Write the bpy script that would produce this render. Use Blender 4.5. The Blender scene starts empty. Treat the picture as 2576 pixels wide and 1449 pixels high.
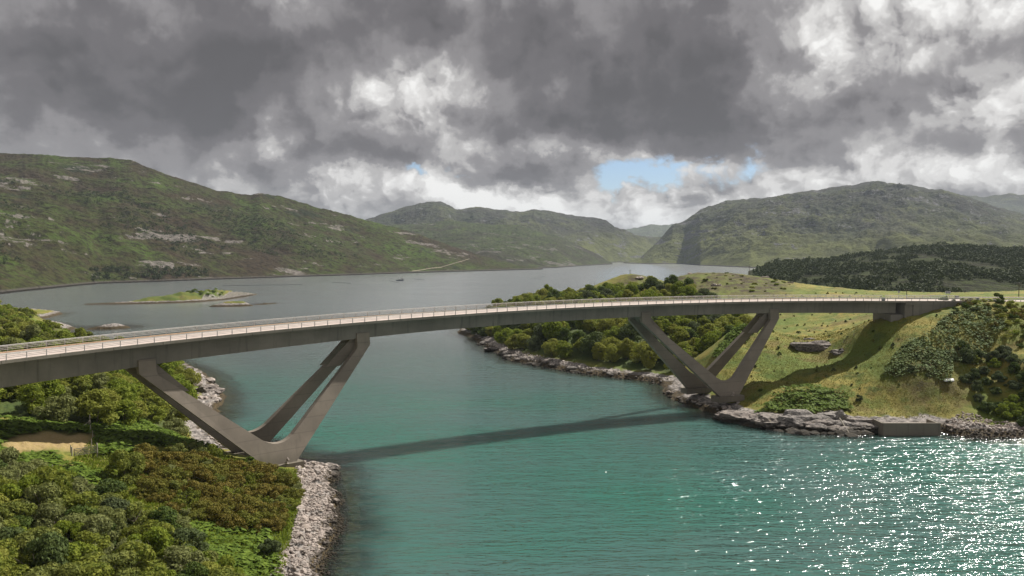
import bpy, math, random
import numpy as np
sc = bpy.context.scene
col = sc.collection
R = math.radians
# ------------------------------------------------------------------ camera, sky, sun, exposure
CAM_H, PITCH, FV = 46.0, R(2.4), 2006.0
SUN_AZ, SUN_EL = 39.0, 48.0          # azimuth from +X towards +Y
cam = bpy.data.cameras.new('camera'); cam_o = bpy.data.objects.new('camera', cam); col.objects.link(cam_o)
cam.sensor_width = 36; cam.lens = 28.03; cam.clip_start = 1; cam.clip_end = 120000
cam_o.location = (0, 0, CAM_H); cam_o.rotation_euler = (R(90)-PITCH, 0, 0); sc.camera = cam_o
sc.view_settings.view_transform = 'Standard'; sc.view_settings.look = 'None'
sc.view_settings.exposure = 0.50; sc.view_settings.gamma = 1.0
sc.cycles.use_denoising = True
sc.cycles.adaptive_threshold = .008
sc.cycles.max_bounces = 6; sc.cycles.diffuse_bounces = 2; sc.cycles.glossy_bounces = 2
sc.cycles.transparent_max_bounces = 6; sc.cycles.volume_bounces = 0
sc.cycles.sample_clamp_indirect = 4.0

def nd(t, kind, ins=None, **at):
    n = t.nodes.new(kind)
    for k, v in at.items(): setattr(n, k, v)
    for k, v in (ins or {}).items():
        s = n.inputs[k]
        if isinstance(v, bpy.types.NodeSocket): t.links.new(v, s)
        else: s.default_value = v
    return n
def build_world():
    w=bpy.data.worlds.new('World'); sc.world=w; w.use_nodes=True
    t=w.node_tree; t.nodes.clear()
    M=lambda op,a,b=0.0,c=0.0:nd(t,'ShaderNodeMath',{0:a,1:b,2:c},operation=op).outputs[0]
    def MR(v,a,b,c=0.,d=1.,smooth=True):
        return nd(t,'ShaderNodeMapRange',{0:v,1:a,2:b,3:c,4:d},interpolation_type='SMOOTHSTEP' if smooth else 'LINEAR').outputs[0]
    tc=nd(t,'ShaderNodeTexCoord').outputs['Generated']
    sp=nd(t,'ShaderNodeSeparateXYZ',{0:tc})
    az=M('ARCTAN2',sp.outputs[0],sp.outputs[1]); el=M('ARCSINE',sp.outputs[2])
    # perspective: clouds shrink towards the horizon
    g=M('ADD',M('ABSOLUTE',el),0.20)
    u=M('MULTIPLY',az,2.3); v=M('MULTIPLY',M('POWER',g,.3),4.3)
    def P(du=0.,dv=0.,z=0.,su=1.,sv=1.):
        return nd(t,'ShaderNodeCombineXYZ',{0:M('ADD',u,du+z*1.37),1:M('ADD',v,dv+z*.71),2:0.}).outputs[0]
    def noise(vec,scale,detail,rough=.5,dist=0.,lac=2.0):
        return nd(t,'ShaderNodeTexNoise',{'Vector':vec,'Scale':scale,'Detail':detail,'Roughness':rough,'Distortion':dist,'Lacunarity':lac},noise_dimensions='2D').outputs[0]
    def add(*a):
        r=a[0]
        for b in a[1:]: r=M('ADD',r,b)
        return r
    # softly warped coordinates break the blob outlines
    wx=M('MULTIPLY',M('SUBTRACT',noise(P(z=3.1),2.6,7,.62),.5),.20)
    wy=M('MULTIPLY',M('SUBTRACT',noise(P(z=9.7),3.1,7,.62),.5),.10)
    azw=M('ADD',az,wx); elw=M('ADD',el,wy)
    Q=nd(t,'ShaderNodeCombineXYZ',{0:azw,1:elw,2:0.}).outputs[0]
    def blobs(lst,start):
        r=start
        for x,y,sx,sy,a in lst:
            A=(x-1288)/2006; E=(640-y)/2006
            q=nd(t,'ShaderNodeVectorMath',{0:Q,1:(2006/sx,2006/sy,0),2:(-A*2006/sx,-E*2006/sy,0)},operation='MULTIPLY_ADD').outputs[0]
            a*=.82 if a>0 else 1.0
            r=M('MULTIPLY_ADD',M('POWER',.3679,nd(t,'ShaderNodeVectorMath',{0:q,1:q},operation='DOT_PRODUCT').outputs['Value']),a,r)
        return r
    BR=[(150,200,430,150,-.24),(200,330,330,75,-.24),(660,190,290,130,-.24),(640,290,200,45,-.14),(1010,90,330,110,-.16),
        (1500,240,250,120,-.22),(1480,335,260,46,-.28),(1720,200,190,120,-.24),(1760,310,150,50,-.16),(1700,60,230,80,-.10),(2090,310,190,60,-.26),(1300,442,165,32,-.42),
        (870,395,150,42,-.26),(2130,375,180,22,-.08),(2560,100,110,80,-.34),(2330,200,190,55,-.20),(2480,400,130,34,-.20),(690,430,110,26,-.16),(1750,395,120,26,-.16),(2250,420,110,22,-.14),
        (1090,260,150,85,.34),(1010,480,280,60,.34),(720,385,80,40,.24),(2230,60,300,110,.34),(2020,190,90,60,.30),(1620,430,200,30,.22),(1300,370,120,26,.10),
        (1750,530,460,62,.36),(1700,480,60,24,.2),(2370,330,240,60,.30),(2030,440,180,50,.26),(40,60,120,60,.10),(450,80,45,120,.14),(2450,460,260,50,.22),(1960,330,60,60,.12),(470,480,300,50,.12),(1330,500,200,36,.20),(300,395,160,24,.08),(1150,130,60,50,.08)]
    big=M('MULTIPLY',M('SUBTRACT',noise(P(z=1.),2.3,2,.5),.5),.3)
    D1=noise(P(z=5.),4.4,5,.52); D2=noise(P(du=.03,dv=.06,z=5.),4.4,5,.52)
    emb=M('MULTIPLY',M('SUBTRACT',D1,D2),1.0)      # side turned to the sun is lighter
    wv=nd(t,'ShaderNodeVectorMath',{0:P(z=2.),1:nd(t,'ShaderNodeCombineXYZ',{0:M('MULTIPLY',D1,.22),1:M('MULTIPLY',D2,.22),2:0.}).outputs[0]},operation='ADD').outputs[0]
    def puff(vec): return nd(t,'ShaderNodeTexVoronoi',{'Vector':vec,'Scale':8.,'Detail':2.5,'Roughness':.55,'Lacunarity':2.3},voronoi_dimensions='2D',normalize=True).outputs['Distance']
    pf=puff(wv); pf2=puff(nd(t,'ShaderNodeVectorMath',{0:wv,1:(.018,.03,0)},operation='ADD').outputs[0])
    fine=M('ADD',M('MULTIPLY',M('SUBTRACT',.36,pf),.28),M('MULTIPLY',M('SUBTRACT',pf2,pf),.55))
    mid=M('MULTIPLY',M('SUBTRACT',D1,.5),.55)
    wl=nd(t,'ShaderNodeVectorMath',{0:P(z=4.),1:nd(t,'ShaderNodeCombineXYZ',{0:M('MULTIPLY',D1,.55),1:M('ADD',M('MULTIPLY',D2,.45),M('MULTIPLY',wx,1.2)),2:0.}).outputs[0]},operation='ADD').outputs[0]
    cell=nd(t,'ShaderNodeTexVoronoi',{'Vector':wl,'Scale':2.7,'Detail':1.,'Roughness':.5,'Lacunarity':2.2,'Smoothness':.35},voronoi_dimensions='2D',feature='SMOOTH_F1',normalize=True).outputs['Distance']
    lobes=M('MULTIPLY',M('SUBTRACT',cell,.37),.62)      # each cloud is darkest under its middle
    S=blobs(BR,add(.5,big,M('MULTIPLY',mid,.75),lobes))
    # bright clouds show crisp billows, dark bases stay soft
    crisp=MR(S,.40,.66)
    B=M('ADD',S,M('MULTIPLY',M('ADD',emb,fine),M('ADD',M('MULTIPLY',crisp,.9),.26)))
    ramp=nd(t,'ShaderNodeValToRGB',{0:B})
    cr=ramp.color_ramp; cr.interpolation='EASE'
    stops=[(0.02,(.100,.094,.098)),(.22,(.145,.136,.142)),(.40,(.25,.238,.243)),(.58,(.46,.445,.44)),(.78,(.70,.685,.67)),(.98,(.90,.89,.87))]
    cr.elements[0].position=stops[0][0]; cr.elements[0].color=(*stops[0][1],1)
    cr.elements[1].position=stops[-1][0]; cr.elements[1].color=(*stops[-1][1],1)
    for p,c in stops[1:-1]:
        e=cr.elements.new(p); e.color=(*c,1)
    # blue gaps
    BL=[(1030,432,75,20,.75),(1720,440,150,36,.8),(1900,415,50,50,.4),(1150,425,40,14,.4),(1600,470,60,24,.4)]
    gap=blobs(BL,0.)
    gapm=MR(add(M('MULTIPLY',gap,1.25),-.08,M('MULTIPLY',M('SUBTRACT',D1,.5),-1.3),M('MULTIPLY',fine,-1.8)),.22,.72)
    gapm=M('MULTIPLY',gapm,MR(gap,.10,.25))
    sky=nd(t,'ShaderNodeTexSky',sky_type='NISHITA',sun_disc=False,sun_elevation=math.radians(SUN_EL),sun_rotation=math.radians(90-SUN_AZ),altitude=50,dust_density=.3)
    b1=nd(t,'ShaderNodeBackground',{0:nd(t,'ShaderNodeMix',{0:1.0,6:sky.outputs[0],7:(.80,.86,1.0,1)},data_type='RGBA',blend_type='MULTIPLY').outputs[2],1:.075}); b2=nd(t,'ShaderNodeBackground',{0:ramp.outputs[0],1:.76})
    mx=nd(t,'ShaderNodeMixShader',{0:gapm,1:b2.outputs[0],2:b1.outputs[0]})
    nd(t,'ShaderNodeOutputWorld',{0:mx.outputs[0]})
build_world()
sl = bpy.data.lights.new('sun', 'SUN'); so = bpy.data.objects.new('sun', sl); col.objects.link(so)
sl.energy = 4.6; sl.angle = R(0.55); sl.color = (1.0, .955, .88)
so.rotation_euler = (R(90-SUN_EL), 0, R(SUN_AZ+90))
so.location = (200, 120, 300)

# ------------------------------------------------------------------ geometry helpers
def ray(vx, vy):
    a = (vx-1288)/FV; b = -(vy-724.5)/FV
    c, s = math.cos(PITCH), math.sin(PITCH)
    return a, c+b*s, b*c-s
def V(vx, vy, z=0.0):
    a, b, c = ray(vx, vy); k = (z-CAM_H)/c
    return (a*k, b*k, z)
def VY(vx, vy, Y):
    a, b, c = ray(vx, vy); k = Y/b
    return (a*k, Y, CAM_H+c*k)
def hsh(xi, yi, seed):
    h = (xi.astype(np.int64)*374761393 + yi.astype(np.int64)*668265263 + seed*974711) & 0xffffffff
    h = ((h ^ (h >> 13))*1274126177) & 0xffffffff
    h = ((h ^ (h >> 16))*2246822519) & 0xffffffff
    return ((h ^ (h >> 15)) & 0xffffff)/float(0xffffff)
def vnoise(x, y, seed=0):
    x = np.asarray(x, float); y = np.asarray(y, float)
    xi = np.floor(x); yi = np.floor(y); fx = x-xi; fy = y-yi
    fx = fx*fx*fx*(fx*(fx*6-15)+10); fy = fy*fy*fy*(fy*(fy*6-15)+10)
    a = hsh(xi, yi, seed); b = hsh(xi+1, yi, seed); c = hsh(xi, yi+1, seed); d = hsh(xi+1, yi+1, seed)
    return ((a*(1-fx)+b*fx)*(1-fy)+(c*(1-fx)+d*fx)*fy)*2-1
def fbm(x, y, oct=5, seed=0, gain=.5):
    r = 0; a = 1.0; t = 0
    for o in range(oct):
        ca, sa = math.cos(o*1.1), math.sin(o*1.1)
        r = r+a*vnoise((x*ca-y*sa)*2.03**o, (x*sa+y*ca)*2.03**o, seed+o*17); t += a; a *= gain
    return r/t
def ridged(x, y, oct=5, seed=0, gain=.5):
    r = 0; a = 1.0; t = 0
    for o in range(oct):
        ca, sa = math.cos(o*1.3), math.sin(o*1.3)
        r = r+a*(1-np.abs(vnoise((x*ca-y*sa)*2.05**o, (x*sa+y*ca)*2.05**o, seed+o*31))*1.7); t += a; a *= gain
    return r/t
def sstep(x, a, b):
    t = np.clip((x-a)/(b-a), 0, 1); return t*t*(3-2*t)
def mk(name, verts, faces, mat=None, smooth=False, parent=None, attrs=None):
    me = bpy.data.meshes.new(name)
    if isinstance(verts, np.ndarray) and isinstance(faces, np.ndarray):
        k = faces.shape[1]; n = len(faces)
        me.vertices.add(len(verts)); me.vertices.foreach_set('co', verts.astype(np.float32).ravel())
        me.loops.add(n*k); me.loops.foreach_set('vertex_index', faces.astype(np.int32).ravel())
        me.polygons.add(n); me.polygons.foreach_set('loop_start', np.arange(0, n*k, k, dtype=np.int32))
        me.update(calc_edges=True)
    else:
        me.from_pydata([tuple(v) for v in verts], [], [tuple(f) for f in faces]); me.update()
    for an, av in (attrs or {}).items():
        at = me.attributes.new(an, 'FLOAT', 'POINT'); at.data.foreach_set('value', np.asarray(av, np.float32).ravel())
    if smooth: me.polygons.foreach_set('use_smooth', np.ones(len(me.polygons), bool))
    if mat: me.materials.append(mat)
    o = bpy.data.objects.new(name, me); col.objects.link(o)
    if parent: o.parent = parent
    return o
def grid_faces(nr, nc):
    i = np.arange(nr*nc).reshape(nr, nc)
    return np.stack([i[:-1, :-1], i[:-1, 1:], i[1:, 1:], i[1:, :-1]], -1).reshape(-1, 4)
def tag(o, label=None, cat=None, group=None, kind=None):
    if label: o['label'] = label
    if cat: o['category'] = cat
    if group: o['group'] = group
    if kind: o['kind'] = kind
    return o
def empty(name, loc=(0, 0, 0), rz=0.0):
    o = bpy.data.objects.new(name, None); col.objects.link(o); o.location = loc; o.rotation_euler = (0, 0, rz)
    o.empty_display_size = .5
    return o
def copy_tree(o, parent=None):
    c = o.copy(); col.objects.link(c); c.parent = parent
    for ch in list(o.children): copy_tree(ch, c)
    return c
class MB:
    """collects boxes, tubes and prisms into one mesh"""
    def __init__(s): s.v = []; s.f = []
    def add(s, vs, fs):
        k = len(s.v); s.v += [tuple(p) for p in vs]; s.f += [tuple(i+k for i in f) for f in fs]
    def box(s, c, d, rz=0.0):
        ca, sa = math.cos(rz), math.sin(rz); vs = []
        for z in (-.5, .5):
            for x, y in ((-.5, -.5), (.5, -.5), (.5, .5), (-.5, .5)):
                X, Y = x*d[0], y*d[1]; vs.append((c[0]+X*ca-Y*sa, c[1]+X*sa+Y*ca, c[2]+z*d[2]))
        s.add(vs, [(3, 2, 1, 0), (4, 5, 6, 7), (0, 1, 5, 4), (1, 2, 6, 5), (2, 3, 7, 6), (3, 0, 4, 7)])
    def tube(s, a, b, r0, r1, n=6, caps=True):
        a = np.array(a, float); b = np.array(b, float); d = b-a; d /= np.linalg.norm(d)+1e-9
        u = np.cross(d, (0, 0, 1) if abs(d[2]) < .9 else (1, 0, 0)); u /= np.linalg.norm(u); w = np.cross(d, u)
        vs = [a+(u*math.cos(t)+w*math.sin(t))*r0 for t in [2*math.pi*k/n for k in range(n)]]
        vs += [b+(u*math.cos(t)+w*math.sin(t))*r1 for t in [2*math.pi*k/n for k in range(n)]]
        fs = [(k, (k+1) % n, n+(k+1) % n, n+k) for k in range(n)]
        if caps: fs += [tuple(range(n-1, -1, -1)), tuple(range(n, 2*n))]
        s.add(vs, fs)
    def build(s, name, mat, parent=None, smooth=False): return mk(name, s.v, s.f, mat, smooth, parent)

# ------------------------------------------------------------------ materials
def new_mat(name):
    m = bpy.data.materials.new(name); m.use_nodes = True; t = m.node_tree; t.nodes.clear(); return m, t
def out(t, sh): nd(t, 'ShaderNodeOutputMaterial', {0: sh})
def mixc(t, f, a, b):
    n = nd(t, 'ShaderNodeMix', {0: f}, data_type='RGBA')
    for k, v in ((6, a), (7, b)):
        if isinstance(v, bpy.types.NodeSocket): t.links.new(v, n.inputs[k])
        else: n.inputs[k].default_value = (*v, 1)
    return n.outputs[2]
def mrange(t, v, a, b, c=0., d=1.):
    return nd(t, 'ShaderNodeMapRange', {0: v, 1: a, 2: b, 3: c, 4: d}, interpolation_type='SMOOTHSTEP').outputs[0]
def mth(t, op, a, b=0., c=0.): return nd(t, 'ShaderNodeMath', {0: a, 1: b, 2: c}, operation=op).outputs[0]
def wpos(t): return nd(t, 'ShaderNodeNewGeometry').outputs['Position']
def nz(t, vec, scale, detail=4, rough=.55, stretch=None):
    if stretch: vec = nd(t, 'ShaderNodeVectorMath', {0: vec, 1: stretch}, operation='MULTIPLY').outputs[0]
    return nd(t, 'ShaderNodeTexNoise', {'Vector': vec, 'Scale': scale, 'Detail': detail, 'Roughness': rough}).outputs[0]
def att(t, name): return nd(t, 'ShaderNodeAttribute', attribute_name=name).outputs['Fac']
def pbsdf(t, colr, rough=.8, bump=None, strength=.5, dist=.1, metallic=0., spec=.3):
    ins = {'Roughness': rough, 'Metallic': metallic, 'Specular IOR Level': spec}
    ins['Base Color'] = colr if isinstance(colr, bpy.types.NodeSocket) else (*colr, 1)
    if bump is not None: ins['Normal'] = nd(t, 'ShaderNodeBump', {'Strength': strength, 'Distance': dist, 'Height': bump}).outputs[0]
    return nd(t, 'ShaderNodeBsdfPrincipled', ins).outputs[0]
def plain(name, c, rough=.7, metallic=0., var=.25, scale=1.5):
    m, t = new_mat(name); n = nz(t, wpos(t), scale, 5)
    f = mrange(t, n, .3, .7)
    out(t, pbsdf(t, mixc(t, f, [x*(1-var) for x in c], [min(1, x*(1+var)) for x in c]), rough, n, .15, .02, metallic))
    return m
def concrete(name, c, streak=.55, stain=(.03, .034, .026), lift=0.):
    m, t = new_mat(name); p = wpos(t)
    rnd = nd(t, 'ShaderNodeObjectInfo').outputs['Random']
    big = mrange(t, nz(t, p, .12, 4), .3, .7); st = mrange(t, nz(t, p, 1.0, 4, .6, (1, 1, .07)), .52, .78)
    fine = nz(t, p, 2.2, 5, .65)
    a = mixc(t, big, [x*.80 for x in c], [x*1.13 for x in c])
    a = mixc(t, mth(t, 'MULTIPLY', st, streak), a, stain)
    a = mixc(t, mth(t, 'MULTIPLY', mrange(t, fine, .45, .8), .22), a, [x*.55 for x in c])
    a = mixc(t, mth(t, 'MULTIPLY', rnd, .30), a, [c[0]*.62, c[1]*.64, c[2]*.64])
    if lift:   # day joints between the concrete lifts
        zz = mth(t, 'FRACT', mth(t, 'DIVIDE', nd(t, 'ShaderNodeSeparateXYZ', {0: p}).outputs[2], lift))
        a = mixc(t, mth(t, 'MULTIPLY', mrange(t, zz, .10, .0), .45), a, [x*.5 for x in c])
        tide = mrange(t, mth(t, 'ADD', nd(t, 'ShaderNodeSeparateXYZ', {0: p}).outputs[2], mth(t, 'MULTIPLY', fine, 2.0)), 7.0, 4.6)
        a = mixc(t, mth(t, 'MULTIPLY', tide, .4), a, (.07, .07, .05))
    out(t, pbsdf(t, a, .85, fine, .25, .05)); return m
M = {}
M['concrete'] = concrete('weathered_concrete', (.235, .212, .182))
M['concrete_leg'] = concrete('leg_concrete', (.265, .225, .182), .25, (.10, .09, .075), 2.9)
M['fascia'] = concrete('edge_concrete', (.30, .27, .225), .3)
M['quay'] = concrete('quay_concrete', (.19, .165, .13), .5, (.045, .045, .03))
M['rail'] = plain('galvanised_rail', (.74, .73, .70), .45, .15, .08)
M['post'] = plain('galvanised_post', (.46, .45, .44), .5, .2, .12)
M['verge'] = plain('tan_verge', (.36, .24, .15), .9)
M['wood'] = plain('weathered_timber', (.30, .27, .22), .9)
M['darkwood'] = plain('dark_timber', (.13, .11, .09), .9)
M['bark'] = plain('grey_bark', (.16, .13, .10), .95)
M['steel'] = plain('grey_steel', (.28, .29, .30), .5, .4)
M['black'] = plain('black_rubber', (.025, .027, .03), .6)
M['white'] = plain('white_paint', (.75, .75, .73), .4)
M['hull'] = plain('dark_hull', (.03, .04, .06), .4)
M['orange'] = plain('orange_paint', (.5, .12, .03), .5)
def road_mat():
    m, t = new_mat('pink_grey_asphalt'); p = wpos(t); n = nz(t, p, .5, 5); f = nz(t, p, 9., 3)
    a = mixc(t, mrange(t, n, .3, .7), (.48, .40, .355), (.57, .485, .435))
    out(t, pbsdf(t, a, .8, f, .2, .01)); return m
M['road'] = road_mat()
def rock_mat(name, c, dark=.35, lichen=(.42, .36, .16), crack=.95):
    m, t = new_mat(name); p = wpos(t); z = nd(t, 'ShaderNodeSeparateXYZ', {0: p}).outputs[2]
    rnd = nd(t, 'ShaderNodeObjectInfo').outputs['Random']
    n = nz(t, p, .5, 6, .66, (1, 1, 3.4)); f = nz(t, p, 1.0, 6, .74, (1, 1, 2.8))
    a = mixc(t, mrange(t, n, .32, .68), [x*dark for x in c], [x*1.15 for x in c])
    a = mixc(t, mth(t, 'MULTIPLY', rnd, .4), a, (c[0]*.75, c[1]*.62, c[2]*.55))
    a = mixc(t, mth(t, 'MULTIPLY', mrange(t, nz(t, p, .9, 4), .62, .74), .5), a, lichen)
    zz = mth(t, 'ADD', z, mth(t, 'MULTIPLY', n, 1.6))
    a = mixc(t, mrange(t, zz, 2.5, 1.5), a, (.038, .030, .018))       # weed below the tide line
    a = mixc(t, mth(t, 'MULTIPLY', mrange(t, f, .52, .40), crack), a, [x*.16 for x in c])
    out(t, pbsdf(t, a, .85, mth(t, 'ADD', f, n), .9, .45)); return m
M['rock'] = rock_mat('grey_pink_rock', (.33, .30, .275), .4)
M['boulder'] = rock_mat('pale_boulder', (.50, .44, .395), .68, (.42, .36, .16), .35)
def leaf_mat(name, c0, c1, tint, trans=.25):
    m, t = new_mat(name); p = wpos(t)
    rnd = nd(t, 'ShaderNodeObjectInfo').outputs['Random']
    n = nz(t, p, 1.1, 4, .7); f = nz(t, p, .09, 2)
    a = mixc(t, mrange(t, n, .3, .7), c0, c1)
    a = mixc(t, mth(t, 'MULTIPLY', mrange(t, mth(t, 'ADD', rnd, mth(t, 'MULTIPLY', f, .5)), .45, 1.15), .75), a, tint)
    d = pbsdf(t, a, .7, None, spec=.12); tr = nd(t, 'ShaderNodeBsdfTranslucent', {0: a}).outputs[0]
    out(t, nd(t, 'ShaderNodeMixShader', {0: trans, 1: d, 2: tr}).outputs[0]); return m
M['leaf'] = leaf_mat('broadleaf', (.10, .15, .014), (.29, .34, .044), (.29, .285, .06), .38)
M['leaf_dark'] = leaf_mat('dark_broadleaf', (.05, .085, .016), (.12, .16, .032), (.11, .13, .065), .3)
M['willow'] = leaf_mat('willow_leaf', (.10, .135, .018), (.27, .285, .046), (.22, .235, .10), .36)
M['gorse'] = leaf_mat('brown_gorse', (.105, .098, .016), (.235, .180, .036), (.15, .17, .026), .22)
M['bracken'] = leaf_mat('bracken_frond', (.055, .10, .012), (.215, .30, .045), (.13, .19, .03), .35)
M['bracken_pale'] = leaf_mat('pale_bracken', (.06, .10, .025), (.19, .25, .085), (.12, .17, .05), .25)
M['yellowleaf'] = leaf_mat('yellow_green_leaf', (.10, .13, .012), (.20, .22, .025), (.17, .18, .02))
M['spruce'] = leaf_mat('spruce_needle', (.018, .035, .02), (.035, .06, .03), (.02, .04, .03), .05)
M['grasstuft'] = leaf_mat('dry_grass', (.13, .125, .022), (.25, .22, .055), (.11, .14, .02), .3)

# ------------------------------------------------------------------ the lie of the land
def tps_fit(P, zv, lam=.5):
    n = len(P); d = np.linalg.norm(P[:, None]-P[None], axis=2)+1e-9
    K = np.where(d > 1e-6, d*d*np.log(d), 0)+lam*np.eye(n)*20
    A = np.zeros((n+3, n+3)); A[:n, :n] = K; A[:n, n] = 1; A[:n, n+1:] = P; A[n:, :n] = A[:n, n:].T
    return np.linalg.solve(A, np.concatenate([zv, np.zeros(3)]))
def tps_eval(w, P, x, y):
    r = w[len(P)]+w[len(P)+1]*x+w[len(P)+2]*y
    for k in range(len(P)):
        d2 = (x-P[k, 0])**2+(y-P[k, 1])**2+1e-9; r = r+w[k]*.5*d2*np.log(d2)
    return r
def sdist(poly, x, y):
    d = np.full(x.shape, 1e9); inside = np.zeros(x.shape, bool); n = len(poly)
    for k in range(n):
        ax, ay = poly[k]; bx, by = poly[(k+1) % n]; ex, ey = bx-ax, by-ay
        t = np.clip(((x-ax)*ex+(y-ay)*ey)/(ex*ex+ey*ey+1e-9), 0, 1)
        d = np.minimum(d, (x-ax-t*ex)**2+(y-ay-t*ey)**2)
        c = ((ay > y) != (by > y)) & (x < ex*(y-ay)/(ey if abs(ey) > 1e-9 else 1e-9)+ax); inside ^= c
    return np.where(inside, 1, -1)*np.sqrt(d)
class Land:
    def __init__(s, poly, ctrl, seed, prof):
        s.poly = np.array([(p[0], p[1]) for p in poly]); C = [(*p[:2], 0.3) for p in poly]+list(ctrl)
        s.P = np.array([(c[0], c[1]) for c in C]); s.w = tps_fit(s.P, np.array([c[2] for c in C])); s.seed = seed; s.prof = prof
        s.fix = None
    def base(s, x, y):
        x = np.asarray(x, float); y = np.asarray(y, float)
        d = sdist(s.poly, x+1.6*fbm(x*.12, y*.12, 4, s.seed), y+1.6*fbm(x*.12+9, y*.12, 4, s.seed+3))
        T = np.maximum(tps_eval(s.w, s.P, x, y), .8)
        p = s.prof*(1-np.exp(-np.maximum(d, 0)/4.0))
        b = sstep(d, 2, 20); z = p*(1-b)+T*b
        rocky = sstep(d, 16, 3)*sstep(d, -6, 0)
        z = z+np.where(d > 0, rocky*1.1*ridged(x*.16, y*.16, 5, s.seed+5)*sstep(d, 0, 3), 0)
        st = z+.35*fbm(x*.3, y*.3, 3, s.seed+8); stp = np.floor(st/.8)*.8+.8*sstep(st/.8-np.floor(st/.8), .55, .95)
        z = z+(stp-st)*rocky*.8
        z = z+sstep(d, 6, 24)*(.75*fbm(x*.06, y*.06, 4, s.seed+1)+.55*fbm(x*.22, y*.22, 4, s.seed+2)+.22*fbm(x*.8, y*.8, 2, s.seed+6))
        z = np.where(d > 0, z, np.maximum(d*.22, -7)+.35*fbm(x*.3, y*.3, 3, s.seed+4)*sstep(d, 0, -2)-.05)
        if s.fix: z = s.fix(x, y, z)
        return z, d
    def z(s, x, y): return float(s.base(np.array([x]), np.array([y]))[0][0])
# ------------------------------------------------------------------ the bridge line (one index step = 3 m, a parapet post at each)
BX, BY, BH, BC = -82.928, 130.226, .84089, -.00247
def bcurve(i):
    s = i*3.0; th = BH+BC*s; r = 1/BC
    z = CAM_H-17.44+.04215*s-.00013*s*s
    if i > 82: z = CAM_H-17.44+.04215*246-.00013*246*246-.012*(s-246)
    return BX+r*(math.sin(th)-math.sin(BH)), BY-r*(math.cos(th)-math.cos(BH)), z, th
W_DECK = 10.5
def bp(i, o, dz=0.0):
    x, y, z, th = bcurve(i)
    return (x-o*math.sin(th), y+o*math.cos(th), z+.27*o/W_DECK+dz)
DEPTH = [(-12, 5.2), (0, 4.75), (7, 4.4), (10, 4.15), (30, 3.62), (50, 3.55), (69, 3.75), (83, 4.15)]
def gdepth(i): return float(np.interp(i, [d[0] for d in DEPTH], [d[1] for d in DEPTH]))

# ------------------------------------------------------------------ headlands
Vl = lambda *a: [V(*p) for p in a]
left_poly = Vl((815, 1449), (835, 1400), (850, 1350), (862, 1300), (856, 1240), (832, 1216), (853, 1200), (848, 1186), (790, 1160), (690, 1130),
    (668, 1118), (635, 1126), (585, 1138), (545, 1105), (512, 1078), (522, 1060), (556, 1046), (546, 1030), (567, 1002), (560, 988), (522, 945), (490, 925),
    (430, 905), (330, 885), (240, 860), (186, 846), (166, 834), (196, 826), (150, 815), (96, 808), (102, 803), (142, 795), (163, 788), (112, 783), (60, 781), (-300, 765)) + \
    [(-900, 500), (-900, 60), (-300, -20), (-60, 10), (-20, 40), (-21, 85)]
left_ctrl = Vl((705, 1168, 3.3), (610, 1150, 3.5), (100, 1090, 14.5), (450, 1110, 8.5), (215, 1143, 11.5), (50, 1140, 13.5), (0, 1200, 13.5), (300, 1250, 9),
    (550, 1250, 5.5), (690, 1230, 3.2), (0, 1449, 11.5), (300, 1449, 8.5), (550, 1449, 4.5), (690, 1400, 2.6), (735, 1300, 2.4), (50, 1060, 15.5), (350, 1040, 10.5),
    (480, 1060, 5), (300, 990, 12), (450, 922, 6), (200, 980, 14), (0, 850, 10), (0, 800, 12), (60, 800, 9), (100, 790, 4), (60, 830, 8), (-150, 800, 15), (0, 769, 13)) + \
    [(-130, 120, 26), (-160, 160, 28), (-110, 100, 23), (-90, 60, 17), (-200, 200, 25), (-180, 300, 12), (-230, 400, 9), (-60, 40, 10), (-500, 300, 40), (-800, 200, 60), (-110, 250, 7), (-96, 205, 6)]
right_poly = Vl((2576, 1103), (2480, 1100), (2400, 1094), (2366, 1086), (2222, 1084), (2140, 1092), (2000, 1087), (1900, 1072), (1830, 1052), (1790, 1040), (1720, 1018),
    (1682, 999), (1668, 988), (1676, 976), (1642, 963), (1627, 959), (1560, 950), (1480, 942), (1400, 928), (1345, 918), (1290, 910), (1262, 893), (1222, 876), (1203, 861)) + \
    [(-22, 438), (-32, 466), (-34, 530), (0, 620), (60, 660), (200, 720), (500, 760), (900, 500), (900, 150), (420, 185), (200, 196)]
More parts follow.
